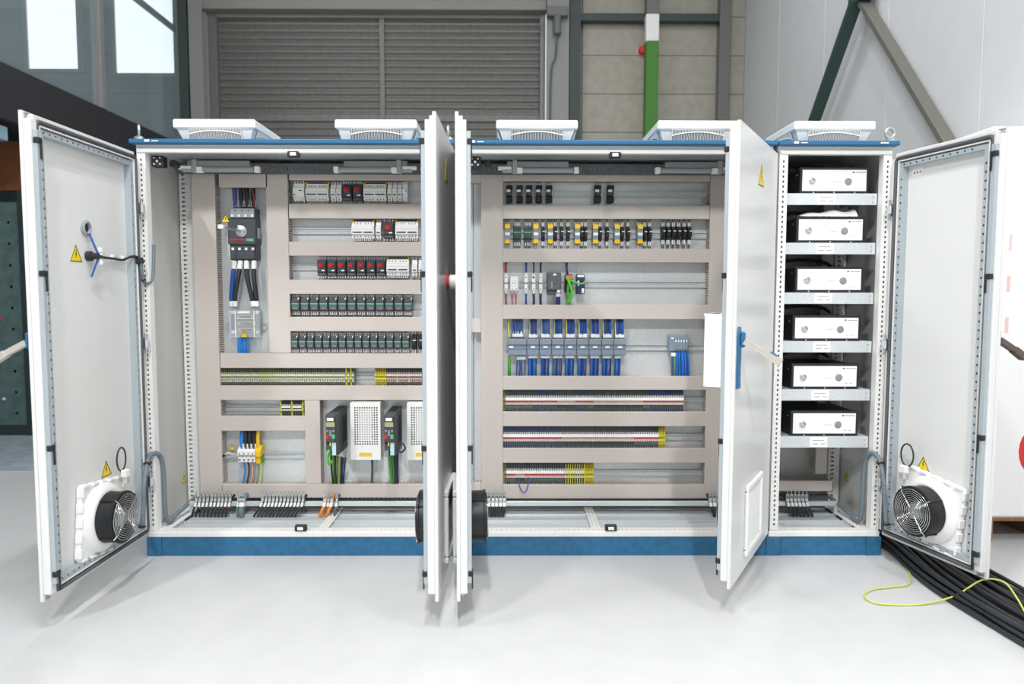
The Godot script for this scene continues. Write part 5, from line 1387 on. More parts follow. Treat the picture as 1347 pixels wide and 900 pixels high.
func middle_components() -> void:
	rail_row([
		["small_relay", 1.87, 1.8574, 0.0351, 0.0951, "black plug relay with white marker in the group of five on the top rail", "five plug relays"],
		["small_relay", 1.9265, 1.8574, 0.0351, 0.0951, "black plug relay with white marker in the group of five on the top rail", "five plug relays"],
		["small_relay", 1.9789, 1.8574, 0.0351, 0.0951, "black plug relay with white marker in the group of five on the top rail", "five plug relays"],
		["small_relay", 2.0333, 1.8574, 0.0351, 0.0951, "black plug relay with white marker in the group of five on the top rail", "five plug relays"],
		["small_relay", 2.0898, 1.8574, 0.0351, 0.0951, "black plug relay with white marker in the group of five on the top rail", "five plug relays"],
		["small_relay", 2.359, 1.8583, 0.0372, 0.0952, "black plug relay in the pair further along the top rail", "pair of plug relays"],
		["small_relay", 2.4303, 1.8583, 0.0372, 0.0952, "black plug relay in the pair further along the top rail", "pair of plug relays"],
		["signal_converter", 1.8592, 1.6249, 0.0298, 0.1168, "blue grey converter with yellow plugs on the second rail", "yellow plugged converters"],
		["signal_converter", 2.0163, 1.6249, 0.0298, 0.1168, "blue grey converter with yellow plugs on the second rail", "yellow plugged converters"],
		["signal_converter", 2.0962, 1.6249, 0.0298, 0.1168, "blue grey converter with yellow plugs on the second rail", "yellow plugged converters"],
		["signal_converter", 2.2455, 1.6249, 0.0298, 0.1168, "blue grey converter with yellow plugs on the second rail", "yellow plugged converters"],
		["signal_converter", 2.346, 1.6249, 0.0298, 0.1168, "blue grey converter with yellow plugs on the second rail", "yellow plugged converters"],
		["signal_converter", 2.4664, 1.6249, 0.0298, 0.1168, "blue grey converter with yellow plugs on the second rail", "yellow plugged converters"],
		["signal_converter", 2.5927, 1.6249, 0.0298, 0.1168, "blue grey converter with yellow plugs on the second rail", "yellow plugged converters"],
		["small_contactor", 1.9123, 1.6411, 0.0441, 0.0875, "small dark green contactor between two yellow plugged converters", "two dark green contactors"],
		["small_contactor", 1.9718, 1.6411, 0.0441, 0.0875, "small dark green contactor between two yellow plugged converters", "two dark green contactors"],
		["slim_relay", 2.0567, 1.6419, 0.0174, 0.0876, "slim black relay among the yellow plugged converters", "slim relays among the converters"],
		["slim_relay", 2.1244, 1.6419, 0.0174, 0.0876, "slim black relay among the yellow plugged converters", "slim relays among the converters"],
		["slim_relay", 2.1597, 1.6419, 0.0174, 0.0876, "slim black relay among the yellow plugged converters", "slim relays among the converters"],
		["slim_relay", 2.1954, 1.6419, 0.0174, 0.0876, "slim black relay among the yellow plugged converters", "slim relays among the converters"],
		["slim_relay", 2.2711, 1.6419, 0.0174, 0.0876, "slim black relay among the yellow plugged converters", "slim relays among the converters"],
		["slim_relay", 2.293, 1.6419, 0.0174, 0.0876, "slim black relay among the yellow plugged converters", "slim relays among the converters"],
		["slim_relay", 2.3738, 1.6419, 0.0174, 0.0876, "slim black relay among the yellow plugged converters", "slim relays among the converters"],
		["slim_relay", 2.4129, 1.6419, 0.0174, 0.0876, "slim black relay among the yellow plugged converters", "slim relays among the converters"],
		["slim_relay", 2.4959, 1.6419, 0.0174, 0.0876, "slim black relay among the yellow plugged converters", "slim relays among the converters"],
		["slim_relay", 2.5295, 1.6419, 0.0174, 0.0876, "slim black relay among the yellow plugged converters", "slim relays among the converters"],
		["slim_relay", 2.6222, 1.6419, 0.0174, 0.0876, "slim black relay among the yellow plugged converters", "slim relays among the converters"],
		["slim_relay", 2.6496, 1.6419, 0.0174, 0.0876, "slim black relay among the yellow plugged converters", "slim relays among the converters"],
		["slim_relay", 2.7245, 1.6511, 0.0191, 0.0793, "slim black relay in the group of six at the end of the second rail", "six slim relays"],
		["slim_relay", 2.7527, 1.6511, 0.0191, 0.0793, "slim black relay in the group of six at the end of the second rail", "six slim relays"],
		["slim_relay", 2.7822, 1.6511, 0.0191, 0.0793, "slim black relay in the group of six at the end of the second rail", "six slim relays"],
		["slim_relay", 2.8108, 1.6511, 0.0191, 0.0793, "slim black relay in the group of six at the end of the second rail", "six slim relays"],
		["slim_relay", 2.8412, 1.6511, 0.0191, 0.0793, "slim black relay in the group of six at the end of the second rail", "six slim relays"],
		["slim_relay", 2.8707, 1.6511, 0.0191, 0.0793, "slim black relay in the group of six at the end of the second rail", "six slim relays"]])
	strip("rail terminal in the longest row, below the controller modules", "longest terminal row", 1.8361, 2.8534, 0.6925, 0.8092, 80, st_top)
	strip("rail terminal in the second long row, the one ending yellow", "second terminal row", 1.8362, 2.7536, 0.4837, 0.6013, 72, st_mid)
	strip("rail terminal in the lowest, short row", "lowest terminal row", 1.8406, 2.3504, 0.2736, 0.392, 39, st_low)
	# wires and devices of the third rail
	var yd: float = 1.2923
	var yu: float = 1.5291
	var f := [[1.8514, "wire_red", "red"], [1.9626, "wire_blue", "blue"], [2.0048, "wire_navy", "navy"], [2.045, "wire_navy", "navy"]]
	var ord := ["leftmost white terminal by the socket", "white terminal next to the socket", "middle one of three white terminals", "white terminal beside the grey power supply"]
	var y0: float = 1.3685
	var y1: float = 1.457
	for k in 4:
		var x: float = f[k][0]
		var o := place("fuse", "fuse_terminal", b_fuse_terminal.bind(0.02, y1 - y0), "%s with %s wires above and below" % [["white two-part fuse terminal", "white two-part fuse terminal beside the socket outlet", "red marked white fuse terminal between two others", "white two-part fuse terminal next to the grey power supply"][k], f[k][2]], "terminal", "white fuse terminals", V(x, y0, ZP))
		if k == 2:
			part(o, "red_mark", MB.new().box(V(-0.006, (y1 - y0) * 0.8, 0.056), V(0.006, (y1 - y0) * 0.92, 0.0575)), "red")
		for s in [[y1, yu, "above"], [y0, yd, "below"]]:
			var d: float = signf(s[1] - s[0])
			bundle("fuse_wires", "%s wire pair %s the %s" % [f[k][2], s[2], ord[k]], "wires at the fuse terminals", V(x - 0.005, s[0], -0.385), V(x + 0.005, s[0], -0.385), V(x - 0.004, s[1] + d * 0.01, -0.39), V(x + 0.006, s[1] + d * 0.01, -0.39), 2, [f[k][1]], 0.004, 0.014)
	socket_outlet()
	power_supply()
	network_devices()
	controller()

func socket_outlet() -> void:
	var r := [1.8738, 1.919, 1.3705, 1.4506]
	var w: float = r[1] - r[0]
	var h: float = r[3] - r[2]
	var t := thing("socket_outlet", "square white rail socket outlet with round recess and two red wires below", "socket", V((r[0] + r[1]) / 2, r[2], ZP))
	part(t, "housing", MB.new().box(V(-w / 2, 0, 0.0135), V(w / 2, h, 0.06), 0.003), "plastic_white")
	part(t, "recess", MB.new().lathe(V(0, h * 0.52, 0.06), Vector3.BACK, [[w * 0.42, 0.0], [w * 0.42, 0.003], [w * 0.36, 0.003], [w * 0.34, 0.0005], [0.0, 0.0005]], 24), "plastic_white")
	for s in [-1, 1]:
		part(t, "contact_hole", MB.new().cyl(V(s * w * 0.17, h * 0.52, 0.06), V(s * w * 0.17, h * 0.52, 0.062), 0.003, 10), "black")
		part(t, "screw", MB.new().cyl(V(s * w * 0.24, h * 0.12, 0.06), V(s * w * 0.24, h * 0.12, 0.0615), 0.003, 8), "dark_grey")
		part(t, "red_wire", MB.new().tube(curve([V(s * w * 0.22, 0.004, 0.04), V(s * w * 0.24, -0.04, 0.045), V(s * w * 0.22, -0.085, 0.04)]), 0.0032, 6), "wire_red")
		part(t, "ferrule", MB.new().cyl(V(s * w * 0.22, 0.0, 0.04), V(s * w * 0.22, -0.014, 0.042), 0.0042, 6), "plastic_white")
func power_supply() -> void:
	var r := [2.0793, 2.1549, 1.3477, 1.4711]
	var w: float = r[1] - r[0]
	var h: float = r[3] - r[2]
	var t := thing("power_supply", "dark grey rail power supply with a small white plate", "power supply", V((r[0] + r[1]) / 2, r[2], ZP))
	part(t, "housing", MB.new().box(V(-w / 2, h * 0.22, 0.0135), V(w / 2, h, 0.1), 0.004).box(V(-w / 2, 0, 0.0135), V(w / 2, h * 0.22, 0.08), 0.004), "dark_grey")
	part(t, "name_plate", MB.new().box(V(-w * 0.08, h * 0.86, 0.1), V(w * 0.14, h * 0.95, 0.101)), "plastic_white")
	part(t, "status_strip", MB.new().box(V(-w * 0.24, h * 0.3, 0.1), V(-w * 0.12, h * 0.6, 0.101)), "device_grey")
	part(t, "potentiometer", MB.new().cyl(V(0, h * 0.48, 0.1), V(0, h * 0.48, 0.102), 0.005, 10), "charcoal")
	part(t, "plug", MB.new().box(V(w * 0.2, h * 0.1, 0.08), V(w * 0.45, h * 0.24, 0.096), 0.002), "plastic_white")
	var x: float = (r[0] + r[1]) / 2 + w * 0.3
	bundle("supply_wires", "short blue wires with white ends hanging under the grey power supply", "", V(x - 0.008, r[2] + 0.01, -0.35), V(x + 0.01, r[2] + 0.01, -0.35), V(x - 0.008, r[2] - 0.085, -0.39), V(x + 0.01, r[2] - 0.085, -0.39), 4, ["wire_navy", "wire_blue"], 0.0045, 0.02)
func network_devices() -> void:
	var r := [2.1796, 2.2197, 1.3604, 1.4613]
	var w: float = r[1] - r[0]
	var h: float = r[3] - r[2]
	var t := thing("network_coupler", "black rail device with an orange top and bright green cable", "coupler", V((r[0] + r[1]) / 2, r[2], ZP))
	part(t, "housing", MB.new().box(V(-w / 2, 0, 0.0135), V(w / 2, h, 0.065), 0.002), "black_soft")
	part(t, "orange_cap", MB.new().box(V(-w * 0.46, h * 0.72, 0.065), V(w * 0.46, h * 0.95, 0.07), 0.001), "orange_pale")
	solo("lead_wire", MB.new().tube(curve([V(2.1936, 1.4618, -0.38), V(2.1887, 1.4912, -0.375), V(2.1897, 1.5381, -0.39)]), 0.006, 8), "wire_navy", "navy lead entering the orange topped rail device", "wire")
	var r2 := [2.2429, 2.2894, 1.3521, 1.4614]
	var w2: float = r2[1] - r2[0]
	var h2: float = r2[3] - r2[2]
	var e := thing("network_switch", "dark indigo rail device with two white plates and a green plug", "switch", V((r2[0] + r2[1]) / 2, r2[2], ZP))
	part(e, "housing", MB.new().box(V(-w2 / 2, 0, 0.0135), V(w2 / 2, h2, 0.065), 0.002), "indigo")
	part(e, "name_plate", MB.new().box(V(-w2 * 0.4, h2 * 0.86, 0.065), V(w2 * 0.4, h2 * 0.97, 0.066)), "plastic_white")
	part(e, "name_plate", MB.new().box(V(w2 * 0.12, h2 * 0.05, 0.065), V(w2 * 0.4, h2 * 0.3, 0.066)), "plastic_white")
	part(e, "port", MB.new().box(V(-w2 * 0.1, h2 * 0.52, 0.065), V(w2 * 0.3, h2 * 0.68, 0.067)), "black")
	part(e, "plug", MB.new().box(V(-w2 * 0.4, h2 * 0.42, 0.065), V(-w2 * 0.2, h2 * 0.68, 0.08), 0.002), "plastic_white")
	solo("network_cable", MB.new().tube(curve([V(2.1887, 1.44, -0.345), V(2.2001, 1.4146, -0.33), V(2.213, 1.3687, -0.33), V(2.2096, 1.3269, -0.335), V(2.1933, 1.31, -0.34), V(2.188, 1.2884, -0.375)]), 0.0075, 8), "green_bright", "thick bright green cable hanging from the orange topped device", "cable")
	solo("network_cable", MB.new().tube(curve([V(2.1972, 1.4149, -0.345), V(2.1925, 1.3645, -0.335), V(2.197, 1.3227, -0.335), V(2.1922, 1.2842, -0.375)]), 0.0075, 8), "green_wire", "darker green cable hanging behind the bright green one", "cable")
	solo("patch_cable", MB.new().tube(curve([V(2.2051, 1.4273, -0.34), V(2.2294, 1.4189, -0.33), V(2.2509, 1.4106, -0.335), V(2.2761, 1.4107, -0.335), V(2.2876, 1.4234, -0.345)]), 0.0045, 8), "green_bright", "short green patch cable between the orange topped and the indigo device", "cable")
	solo("sensor_wire", MB.new().tube(curve([V(2.2572, 1.4619, -0.38), V(2.2552, 1.5001, -0.385), V(2.2512, 1.5382, -0.39)]), 0.003, 6), "lever", "pale thin wire entering the indigo rail device", "wire")

func controller() -> void:
	var r := [1.8615, 1.9672, 1.0115, 1.1027]
	var w: float = r[1] - r[0]
	var h: float = r[3] - r[2]
	place("plc_cpu", "controller_unit", b_plc.bind(w, h, -0.32), "wide blue grey controller unit at the start of the module row", "controller", "", V((r[0] + r[1]) / 2, r[2], ZP))
	var q := [1.9672, 2.5222, 1.0117, 1.103]
	var mw: float = (q[1] - q[0]) / 8.0
	var yt: float = 1.2119
	var yb: float = 0.8953
	for k in 8:
		var x: float = q[0] + mw * (k + 0.5)
		place("plc_module", "controller_module", b_plc.bind(mw, h, 0.0), "narrow blue grey controller module in the row of eight", "module", "eight controller modules", V(x, q[2], ZP))
		bundle("wire_bundle", "blue wire bundle with white ends above a controller module", "wire bundles above the controller modules", V(x - mw * 0.32, q[3] + 0.004, -0.375), V(x + mw * 0.36, q[3] + 0.004, -0.375), V(x - mw * 0.34, yt + 0.012, -0.39), V(x + mw * 0.34, yt + 0.012, -0.39), 9, ["earth_wire", "wire_blue", "wire_blue", "wire_navy", "wire_blue", "wire_blue", "wire_navy", "wire_blue", "wire_blue"], 0.0034, 0.024)
		var nw := 8 if k < 7 else 5
		bundle("wire_bundle", "blue wire bundle with white ends below a controller module", "wire bundles below the controller modules", V(x - mw * 0.34, q[2] - 0.002, -0.375), V(x + mw * (0.34 if k < 7 else 0.1), q[2] - 0.002, -0.375), V(x - mw * 0.36, yb - 0.012, -0.39), V(x + mw * (0.32 if k < 7 else 0.1), yb - 0.012, -0.39), nw, ["wire_blue", "wire_blue_bright", "wire_blue", "wire_navy"], 0.0038, 0.016)
	bundle("wire_bundle", "broad blue wire bundle with white plugs above the wide controller unit", "", V(1.8869, 1.1138, -0.375), V(1.9465, 1.1139, -0.375), V(1.8826, 1.2197, -0.39), V(1.9508, 1.2198, -0.39), 9, ["wire_blue", "wire_navy", "wire_blue"], 0.0032, 0.03)
	bundle("wire_bundle", "pale blue wire bundle below the wide controller unit", "", V(1.9127, 1.0028, -0.375), V(1.9596, 1.0029, -0.375), V(1.9045, 0.881, -0.39), V(1.9603, 0.881, -0.39), 7, ["wire_blue", "plc_grey"], 0.0034, 0.018)
	solo("earth_lead", MB.new().tube(curve([V(1.8699, 1.1099, -0.37), V(1.8656, 1.1522, -0.375), V(1.8613, 1.2197, -0.39)]), 0.005, 8), "earth_wire", "yellow green lead into the wide controller unit from above", "wire")
	solo("bus_cable", MB.new().tube(curve([V(1.87, 0.9994, -0.365), V(1.8701, 0.9482, -0.365), V(1.8702, 0.881, -0.39)]), 0.0085, 8), "green_wire", "green bus cable hanging below the wide controller unit", "cable")
	var e := [2.766, 2.8702, 1.0348, 1.1242]
	var ew: float = e[1] - e[0]
	var eh: float = e[3] - e[2]
	var t := thing("field_station", "small blue grey input output station alone on the rail", "station", V((e[0] + e[1]) / 2, e[2], ZP))
	part(t, "housing", MB.new().box(V(-ew / 2, 0, 0.0135), V(ew / 2, eh, 0.06), 0.002), "plc_grey")
	for k in 5:
		var x := -ew * 0.16 + k * ew * 0.145
		part(t, "slice", MB.new().box(V(x - ew * 0.065, eh * 0.1, 0.06), V(x + ew * 0.065, eh * 0.9, 0.066), 0.001), "plc_grey")
		part(t, "marker", MB.new().box(V(x - ew * 0.03, eh * 0.56, 0.066), V(x + ew * 0.03, eh * 0.7, 0.067)), "plastic_white")
	part(t, "plate", MB.new().box(V(-ew * 0.4, eh * 0.76, 0.06), V(-ew * 0.26, eh * 0.84, 0.061)), "plastic_white")
	bundle("wire_bundle", "dense blue wire bundle hanging below the small station", "", V(2.8013, 1.0331, -0.38), V(2.874, 1.0332, -0.38), V(2.8051, 0.8822, -0.385), V(2.8867, 0.8822, -0.385), 14, ["wire_blue", "wire_blue_bright", "wire_blue"], 0.0042, 0.0)
	bundle("wire_bundle", "violet and green cable pair hanging below the small station", "", V(2.7789, 1.025, -0.375), V(2.8012, 1.0254, -0.37), V(2.7836, 0.8822, -0.385), V(2.8051, 0.8822, -0.385), 2, ["wire_violet", "green_wire"], 0.006, 0.02)
func b_plc(o: Node3D, w: float, h: float, mark: float) -> void:
	var g := 0.0008
	part(o, "housing", MB.new().box(V(-w / 2 + g, 0, 0.0135), V(w / 2 - g, h, 0.07), 0.002), "plc_grey")
	part(o, "upper_flap", MB.new().box(V(-w / 2 + g * 2, h * 0.64, 0.07), V(w / 2 - g * 2, h * 0.99, 0.078), 0.002), "plc_grey")
	part(o, "lower_flap", MB.new().box(V(-w / 2 + g * 2, h * 0.01, 0.07), V(w / 2 - g * 2, h * 0.34, 0.078), 0.002), "plc_grey")
	part(o, "groove", MB.new().box(V(-w / 2 + g * 2, h * 0.36, 0.07), V(w / 2 - g * 2, h * 0.375, 0.0715)), "charcoal")
	part(o, "marker", MB.new().box(V(w * (mark - 0.0) - 0.012, h * 0.44, 0.07), V(w * (mark - 0.0) + 0.012, h * 0.57, 0.0715)), "plastic_white")
	part(o, "terminal_row", MB.new().box(V(-w * 0.4, h * 0.99, 0.02), V(w * 0.4, h * 1.07, 0.06), 0.001), "charcoal")

func right_components() -> void:
	var spots := [[3.5212, 0.3506, 0.1331], [3.5101, 0.3506, 0.1331], [3.5113, 0.3506, 0.1331], [3.5056, 0.3506, 0.1331], [3.5057, 0.3506, 0.1331], [3.5096, 0.3506, 0.1331]]
	var sh := [1.8639, 1.615, 1.3618, 1.112, 0.8619, 0.6153]
	var lab := ["black unit with white front on the top shelf", "black unit with white front, crumpled paper lying on it", "black unit with white front on the third shelf down", "black unit with white front on the fourth shelf down", "black unit with white front on the fifth shelf down", "black unit with white front on the lowest shelf, above the cable clamps"]
	for k in 6:
		place("unit", "control_unit", b_unit.bind(spots[0][1], spots[0][2]), lab[k], "unit", "black units on the shelves", V(spots[k][0], sh[k], -0.06))
	# cables arching behind the units
	for k in 6:
		var y: float = sh[k] + spots[0][2] + 0.03
		var x: float = spots[k][0]
		solo("rear_cable", MB.new().tube(curve([V(x - 0.24, y - 0.02, -0.2), V(x - 0.16, y + 0.005, -0.24), V(x - 0.02, y + 0.015, -0.3), V(x + 0.12, y - 0.005, -0.34), V(x + 0.2, y - 0.08, -0.4)], 5), 0.009, 8), "cable_black", "black cable arching over the unit on the %s shelf" % ["top", "second", "third", "fourth", "fifth", "lowest"][k], "cable", Vector3.ZERO, "cables behind the units")
	var m := MB.new()
	var xs: float = spots[1][0]
	var ys: float = sh[1] + spots[0][2] + 0.004
	var prev := []
	for i in 15:
		var row := []
		for j in 9:
			var u := i / 14.0
			var f := j / 8.0
			var tall := 0.02 + 0.012 * sin(u * PI) + 0.006 * sin(u * 13.0) + 0.018 * pow(u, 6) - 0.016 * pow(1.0 - u, 3)
			var rise := minf(f * 3.2, 1.0)
			row.append(V(xs - 0.15 + u * 0.29 + f * 0.02 * sin(u * 5.0), ys + tall * rise * (1.0 - 0.25 * maxf(f - 0.4, 0.0)), -0.065 - f * f * 0.2 - 0.01 * rise - 0.008 * sin(u * 17.0) * f))
		if i > 0:
			for j in 8:
				var a: Vector3 = prev[j]
				var b: Vector3 = row[j]
				var c: Vector3 = row[j + 1]
				var d: Vector3 = prev[j + 1]
				var nn := (b - a).cross(d - a).normalized()
				if nn.y < 0.0:
					nn = -nn
				m.quad(a, b, c, d, nn)
				var t := V(0, -0.001, 0)
				m.quad(a + t, b + t, c + t, d + t, -nn)
		prev = row
	solo("crumpled_paper", m, "paper", "crumpled white paper lying on the unit of the second shelf", "paper")
func b_unit(o: Node3D, w: float, h: float) -> void:
	# w, h: the whole black front; case 0.36 deep behind the bezel
	part(o, "case", MB.new().box(V(-w / 2 + 0.004, 0.006, -0.36), V(w / 2 - 0.004, h - 0.006, -0.016), 0.002), "black_case")
	part(o, "bezel", MB.new().box(V(-w / 2, 0.0, -0.016), V(w / 2, h, 0.0), 0.003), "black_case")
	part(o, "front_panel", MB.new().box(V(-w / 2 + 0.012, 0.014, 0.0), V(w / 2 - 0.012, h - 0.013, 0.002), 0.0005), "plastic_white")
	part(o, "connector", MB.new().lathe(V(-w * 0.33, h * 0.49, 0.002), Vector3.BACK, [[0.0, 0.0], [0.016, 0.0], [0.016, 0.008], [0.012, 0.01], [0.011, 0.004], [0.0, 0.004]], 18), "steel")
	part(o, "connector", MB.new().lathe(V(w * 0.2, h * 0.46, 0.002), Vector3.BACK, [[0.0, 0.0], [0.018, 0.0], [0.018, 0.003], [0.014, 0.006], [0.0, 0.006]], 18), "device_grey")
	part(o, "logo_mark", MB.new().box(V(w * 0.26, h * 0.785, 0.002), V(w * 0.285, h * 0.84, 0.0024)), "print_dark")
	part(o, "print_line", MB.new().box(V(w * 0.3, h * 0.795, 0.002), V(w * 0.45, h * 0.825, 0.0023)), "print_grey")
	part(o, "print_line", MB.new().box(V(-w * 0.02, h * 0.44, 0.002), V(w * 0.1, h * 0.455, 0.0023)), "print_grey")
	for x in [0.29, 0.36]:
		part(o, "print_line", MB.new().box(V(w * x, h * 0.22, 0.002), V(w * (x + 0.04), h * 0.24, 0.0023)), "print_grey")
	for k in 3:
		part(o, "foot_screw", MB.new().cyl(V(w * (-0.3 + k * 0.3), 0.006, 0.0), V(w * (-0.3 + k * 0.3), 0.006, 0.002), 0.004, 8), "steel")
	part(o, "side_screw", MB.new().cyl(V(-w / 2 + 0.0035, h * 0.75, -0.05), V(-w / 2 + 0.001, h * 0.75, -0.05), 0.005, 8), "steel")

# ------------------------------------------------------------------ cables at the foot and on the floor
func b_clamp(o: Node3D, r: float, mt: String, lean: float) -> void:
	part(o, "cable", MB.new().tube(curve([V(0, 0.03, -0.07), V(0, 0.018, -0.02), V(0, 0.0, 0.0), V(lean * 0.4, -0.035, 0.02), V(lean, -0.07, 0.012)]), r, 8), mt)
	part(o, "saddle", MB.new().box(V(-r, 0.008, -0.01), V(r, 0.026, 0.004), 0.002), "galvanised")
	part(o, "bracket", MB.new().box(V(-r, 0.026, -0.006), V(-r + 0.0016, 0.05, 0.0)).box(V(r - 0.0016, 0.026, -0.006), V(r, 0.05, 0.0)).box(V(-r, 0.044, -0.006), V(r, 0.047, 0.0)), "galvanised")
	part(o, "clamp_bolt", MB.new().cyl(V(0, 0.03, -0.003), V(0, 0.068, -0.003), 0.003, 8), "steel")
	part(o, "sleeve", MB.new().tube([V(0, 0.005, 0.003), V(lean * 0.16, -0.016, 0.011)], r * 1.12, 8), "plastic_white")
func cables() -> void:
	for q in [
		[0.1354, 0.0, "a", 0.0062, "cable_black", -0.02, "thin black clamped cable in the row of ten by the side panel", "ten clamped cables"],
		[0.1564, 0.0, "a", 0.0062, "cable_black", -0.02, "thin black clamped cable in the row of ten by the side panel", "ten clamped cables"],
		[0.1774, 0.0, "a", 0.0062, "cable_black", -0.02, "thin black clamped cable in the row of ten by the side panel", "ten clamped cables"],
		[0.1984, 0.0, "a", 0.0062, "cable_black", -0.02, "thin black clamped cable in the row of ten by the side panel", "ten clamped cables"],
		[0.2207, 0.0, "a", 0.0062, "cable_black", -0.02, "thin black clamped cable in the row of ten by the side panel", "ten clamped cables"],
		[0.2405, 0.0, "a", 0.0062, "cable_black", -0.02, "thin black clamped cable in the row of ten by the side panel", "ten clamped cables"],
		[0.2615, 0.0, "a", 0.0062, "cable_black", -0.02, "thin black clamped cable in the row of ten by the side panel", "ten clamped cables"],
		[0.2808, 0.0, "a", 0.0062, "cable_black", -0.02, "thin black clamped cable in the row of ten by the side panel", "ten clamped cables"],
		[0.3014, 0.0, "a", 0.0062, "cable_black", -0.02, "thin black clamped cable in the row of ten by the side panel", "ten clamped cables"],
		[0.322, 0.0, "a", 0.0062, "cable_black", -0.02, "thin black clamped cable in the row of ten by the side panel", "ten clamped cables"],
		[0.501, 0.0, "b", 0.0062, "cable_black", -0.045, "thin black clamped cable in the row of twelve near the orange ones", "twelve clamped cables"],
		[0.5215, 0.0, "b", 0.0062, "cable_black", -0.045, "thin black clamped cable in the row of twelve near the orange ones", "twelve clamped cables"],
		[0.542, 0.0, "b", 0.0062, "cable_black", -0.045, "thin black clamped cable in the row of twelve near the orange ones", "twelve clamped cables"],
		[0.5625, 0.0, "b", 0.0062, "cable_black", -0.045, "thin black clamped cable in the row of twelve near the orange ones", "twelve clamped cables"],
		[0.5829, 0.0, "b", 0.0062, "cable_black", -0.045, "thin black clamped cable in the row of twelve near the orange ones", "twelve clamped cables"],
		[0.6034, 0.0, "b", 0.0062, "cable_black", -0.045, "thin black clamped cable in the row of twelve near the orange ones", "twelve clamped cables"],
		[0.6239, 0.0, "b", 0.0062, "cable_black", -0.045, "thin black clamped cable in the row of twelve near the orange ones", "twelve clamped cables"],
		[0.6444, 0.0, "b", 0.0062, "cable_black", -0.045, "thin black clamped cable in the row of twelve near the orange ones", "twelve clamped cables"],
		[0.6649, 0.0, "b", 0.0062, "cable_black", -0.045, "thin black clamped cable in the row of twelve near the orange ones", "twelve clamped cables"],
		[0.6854, 0.0, "b", 0.0062, "cable_black", -0.045, "thin black clamped cable in the row of twelve near the orange ones", "twelve clamped cables"],
		[0.7059, 0.0, "b", 0.0062, "cable_black", -0.045, "thin black clamped cable in the row of twelve near the orange ones", "twelve clamped cables"],
		[0.7264, 0.0, "b", 0.0062, "cable_black", -0.045, "thin black clamped cable in the row of twelve near the orange ones", "twelve clamped cables"],
		[0.3896, 0.0, "c", 0.016, "conduit", 0.0, "thick grey cable held by a clamp between the two rows of black ones", ""],
		[0.3665, 0.0, "c2", 0.004, "green_wire", 0.0, "thin green wire beside the thick grey clamped cable", ""],
		[0.8481, 0.0, "d", 0.009, "orange", -0.03, "orange cable held by a clamp in the pair", "two orange clamped cables"],
		[0.886, 0.0, "d", 0.009, "orange", -0.03, "orange cable held by a clamp in the pair", "two orange clamped cables"],
		[0.8671, 0.0, "e", 0.006, "brown_wire", -0.012, "brown cable held by a clamp between the orange pair", ""],
		[0.9134, 0.0, "f", 0.006, "dark_grey", -0.012, "dark cable held by a clamp just after the orange pair", ""],
		[1.7364, 0.0, "g", 0.0085, "cable_black", -0.01, "black clamped cable in the row of six beside an edge-on door", "six clamped cables"],
		[1.7579, 0.0, "g", 0.0085, "cable_black", -0.01, "black clamped cable in the row of six beside an edge-on door", "six clamped cables"],
		[1.7803, 0.0, "g", 0.0085, "cable_black", -0.01, "black clamped cable in the row of six beside an edge-on door", "six clamped cables"],
		[1.801, 0.0, "g", 0.0085, "cable_black", -0.01, "black clamped cable in the row of six beside an edge-on door", "six clamped cables"],
		[1.823, 0.0, "g", 0.0085, "cable_black", -0.01, "black clamped cable in the row of six beside an edge-on door", "six clamped cables"],
		[1.8441, 0.0, "g", 0.0085, "cable_black", -0.01, "black clamped cable in the row of six beside an edge-on door", "six clamped cables"],
		[2.9901, 0.0, "h", 0.0085, "cable_black", 0.02, "black clamped cable in the row of four behind the half open door", "four clamped cables"],
		[3.0113, 0.0, "h", 0.0085, "cable_black", 0.02, "black clamped cable in the row of four behind the half open door", "four clamped cables"],
		[3.0325, 0.0, "h", 0.0085, "cable_black", 0.02, "black clamped cable in the row of four behind the half open door", "four clamped cables"],
		[3.0537, 0.0, "h", 0.0085, "cable_black", 0.02, "black clamped cable in the row of four behind the half open door", "four clamped cables"],
		[3.4208, 0.0, "i", 0.008, "cable_black", 0.03, "black cable held by a clamp under the lowest shelf", "clamped cables under the shelves"],
		[3.442, 0.0, "i", 0.008, "cable_black", 0.03, "black cable held by a clamp under the lowest shelf", "clamped cables under the shelves"],
		[3.4633, 0.0, "i", 0.008, "cable_black", 0.03, "black cable held by a clamp under the lowest shelf", "clamped cables under the shelves"],
		[3.4845, 0.0, "i", 0.008, "cable_black", 0.03, "black cable held by a clamp under the lowest shelf", "clamped cables under the shelves"],
		[3.5057, 0.0, "i", 0.008, "cable_black", 0.03, "black cable held by a clamp under the lowest shelf", "clamped cables under the shelves"],
		[3.527, 0.0, "i", 0.008, "cable_black", 0.03, "black cable held by a clamp under the lowest shelf", "clamped cables under the shelves"]]:
		place("clamp|" + q[2], "clamped_cable", b_clamp.bind(q[3], q[4], q[5]), q[6], "cable", q[7], V(q[0], 0.192, -0.285))
	solo("earth_loop", MB.new().tube(curve([V(1.9221, 0.3224, -0.345), V(1.9264, 0.2808, -0.338), V(1.9414, 0.2463, -0.337), V(1.9564, 0.2376, -0.337), V(1.9692, 0.255, -0.337), V(1.9776, 0.2895, -0.338), V(1.9778, 0.3224, -0.345)]), 0.003, 6), "wire_violet", "thin violet wire loop hanging over the lowest duct", "wire")
	# grey wire loop by hall floor: yellow green earth wire lying in a bow
	var ew := []
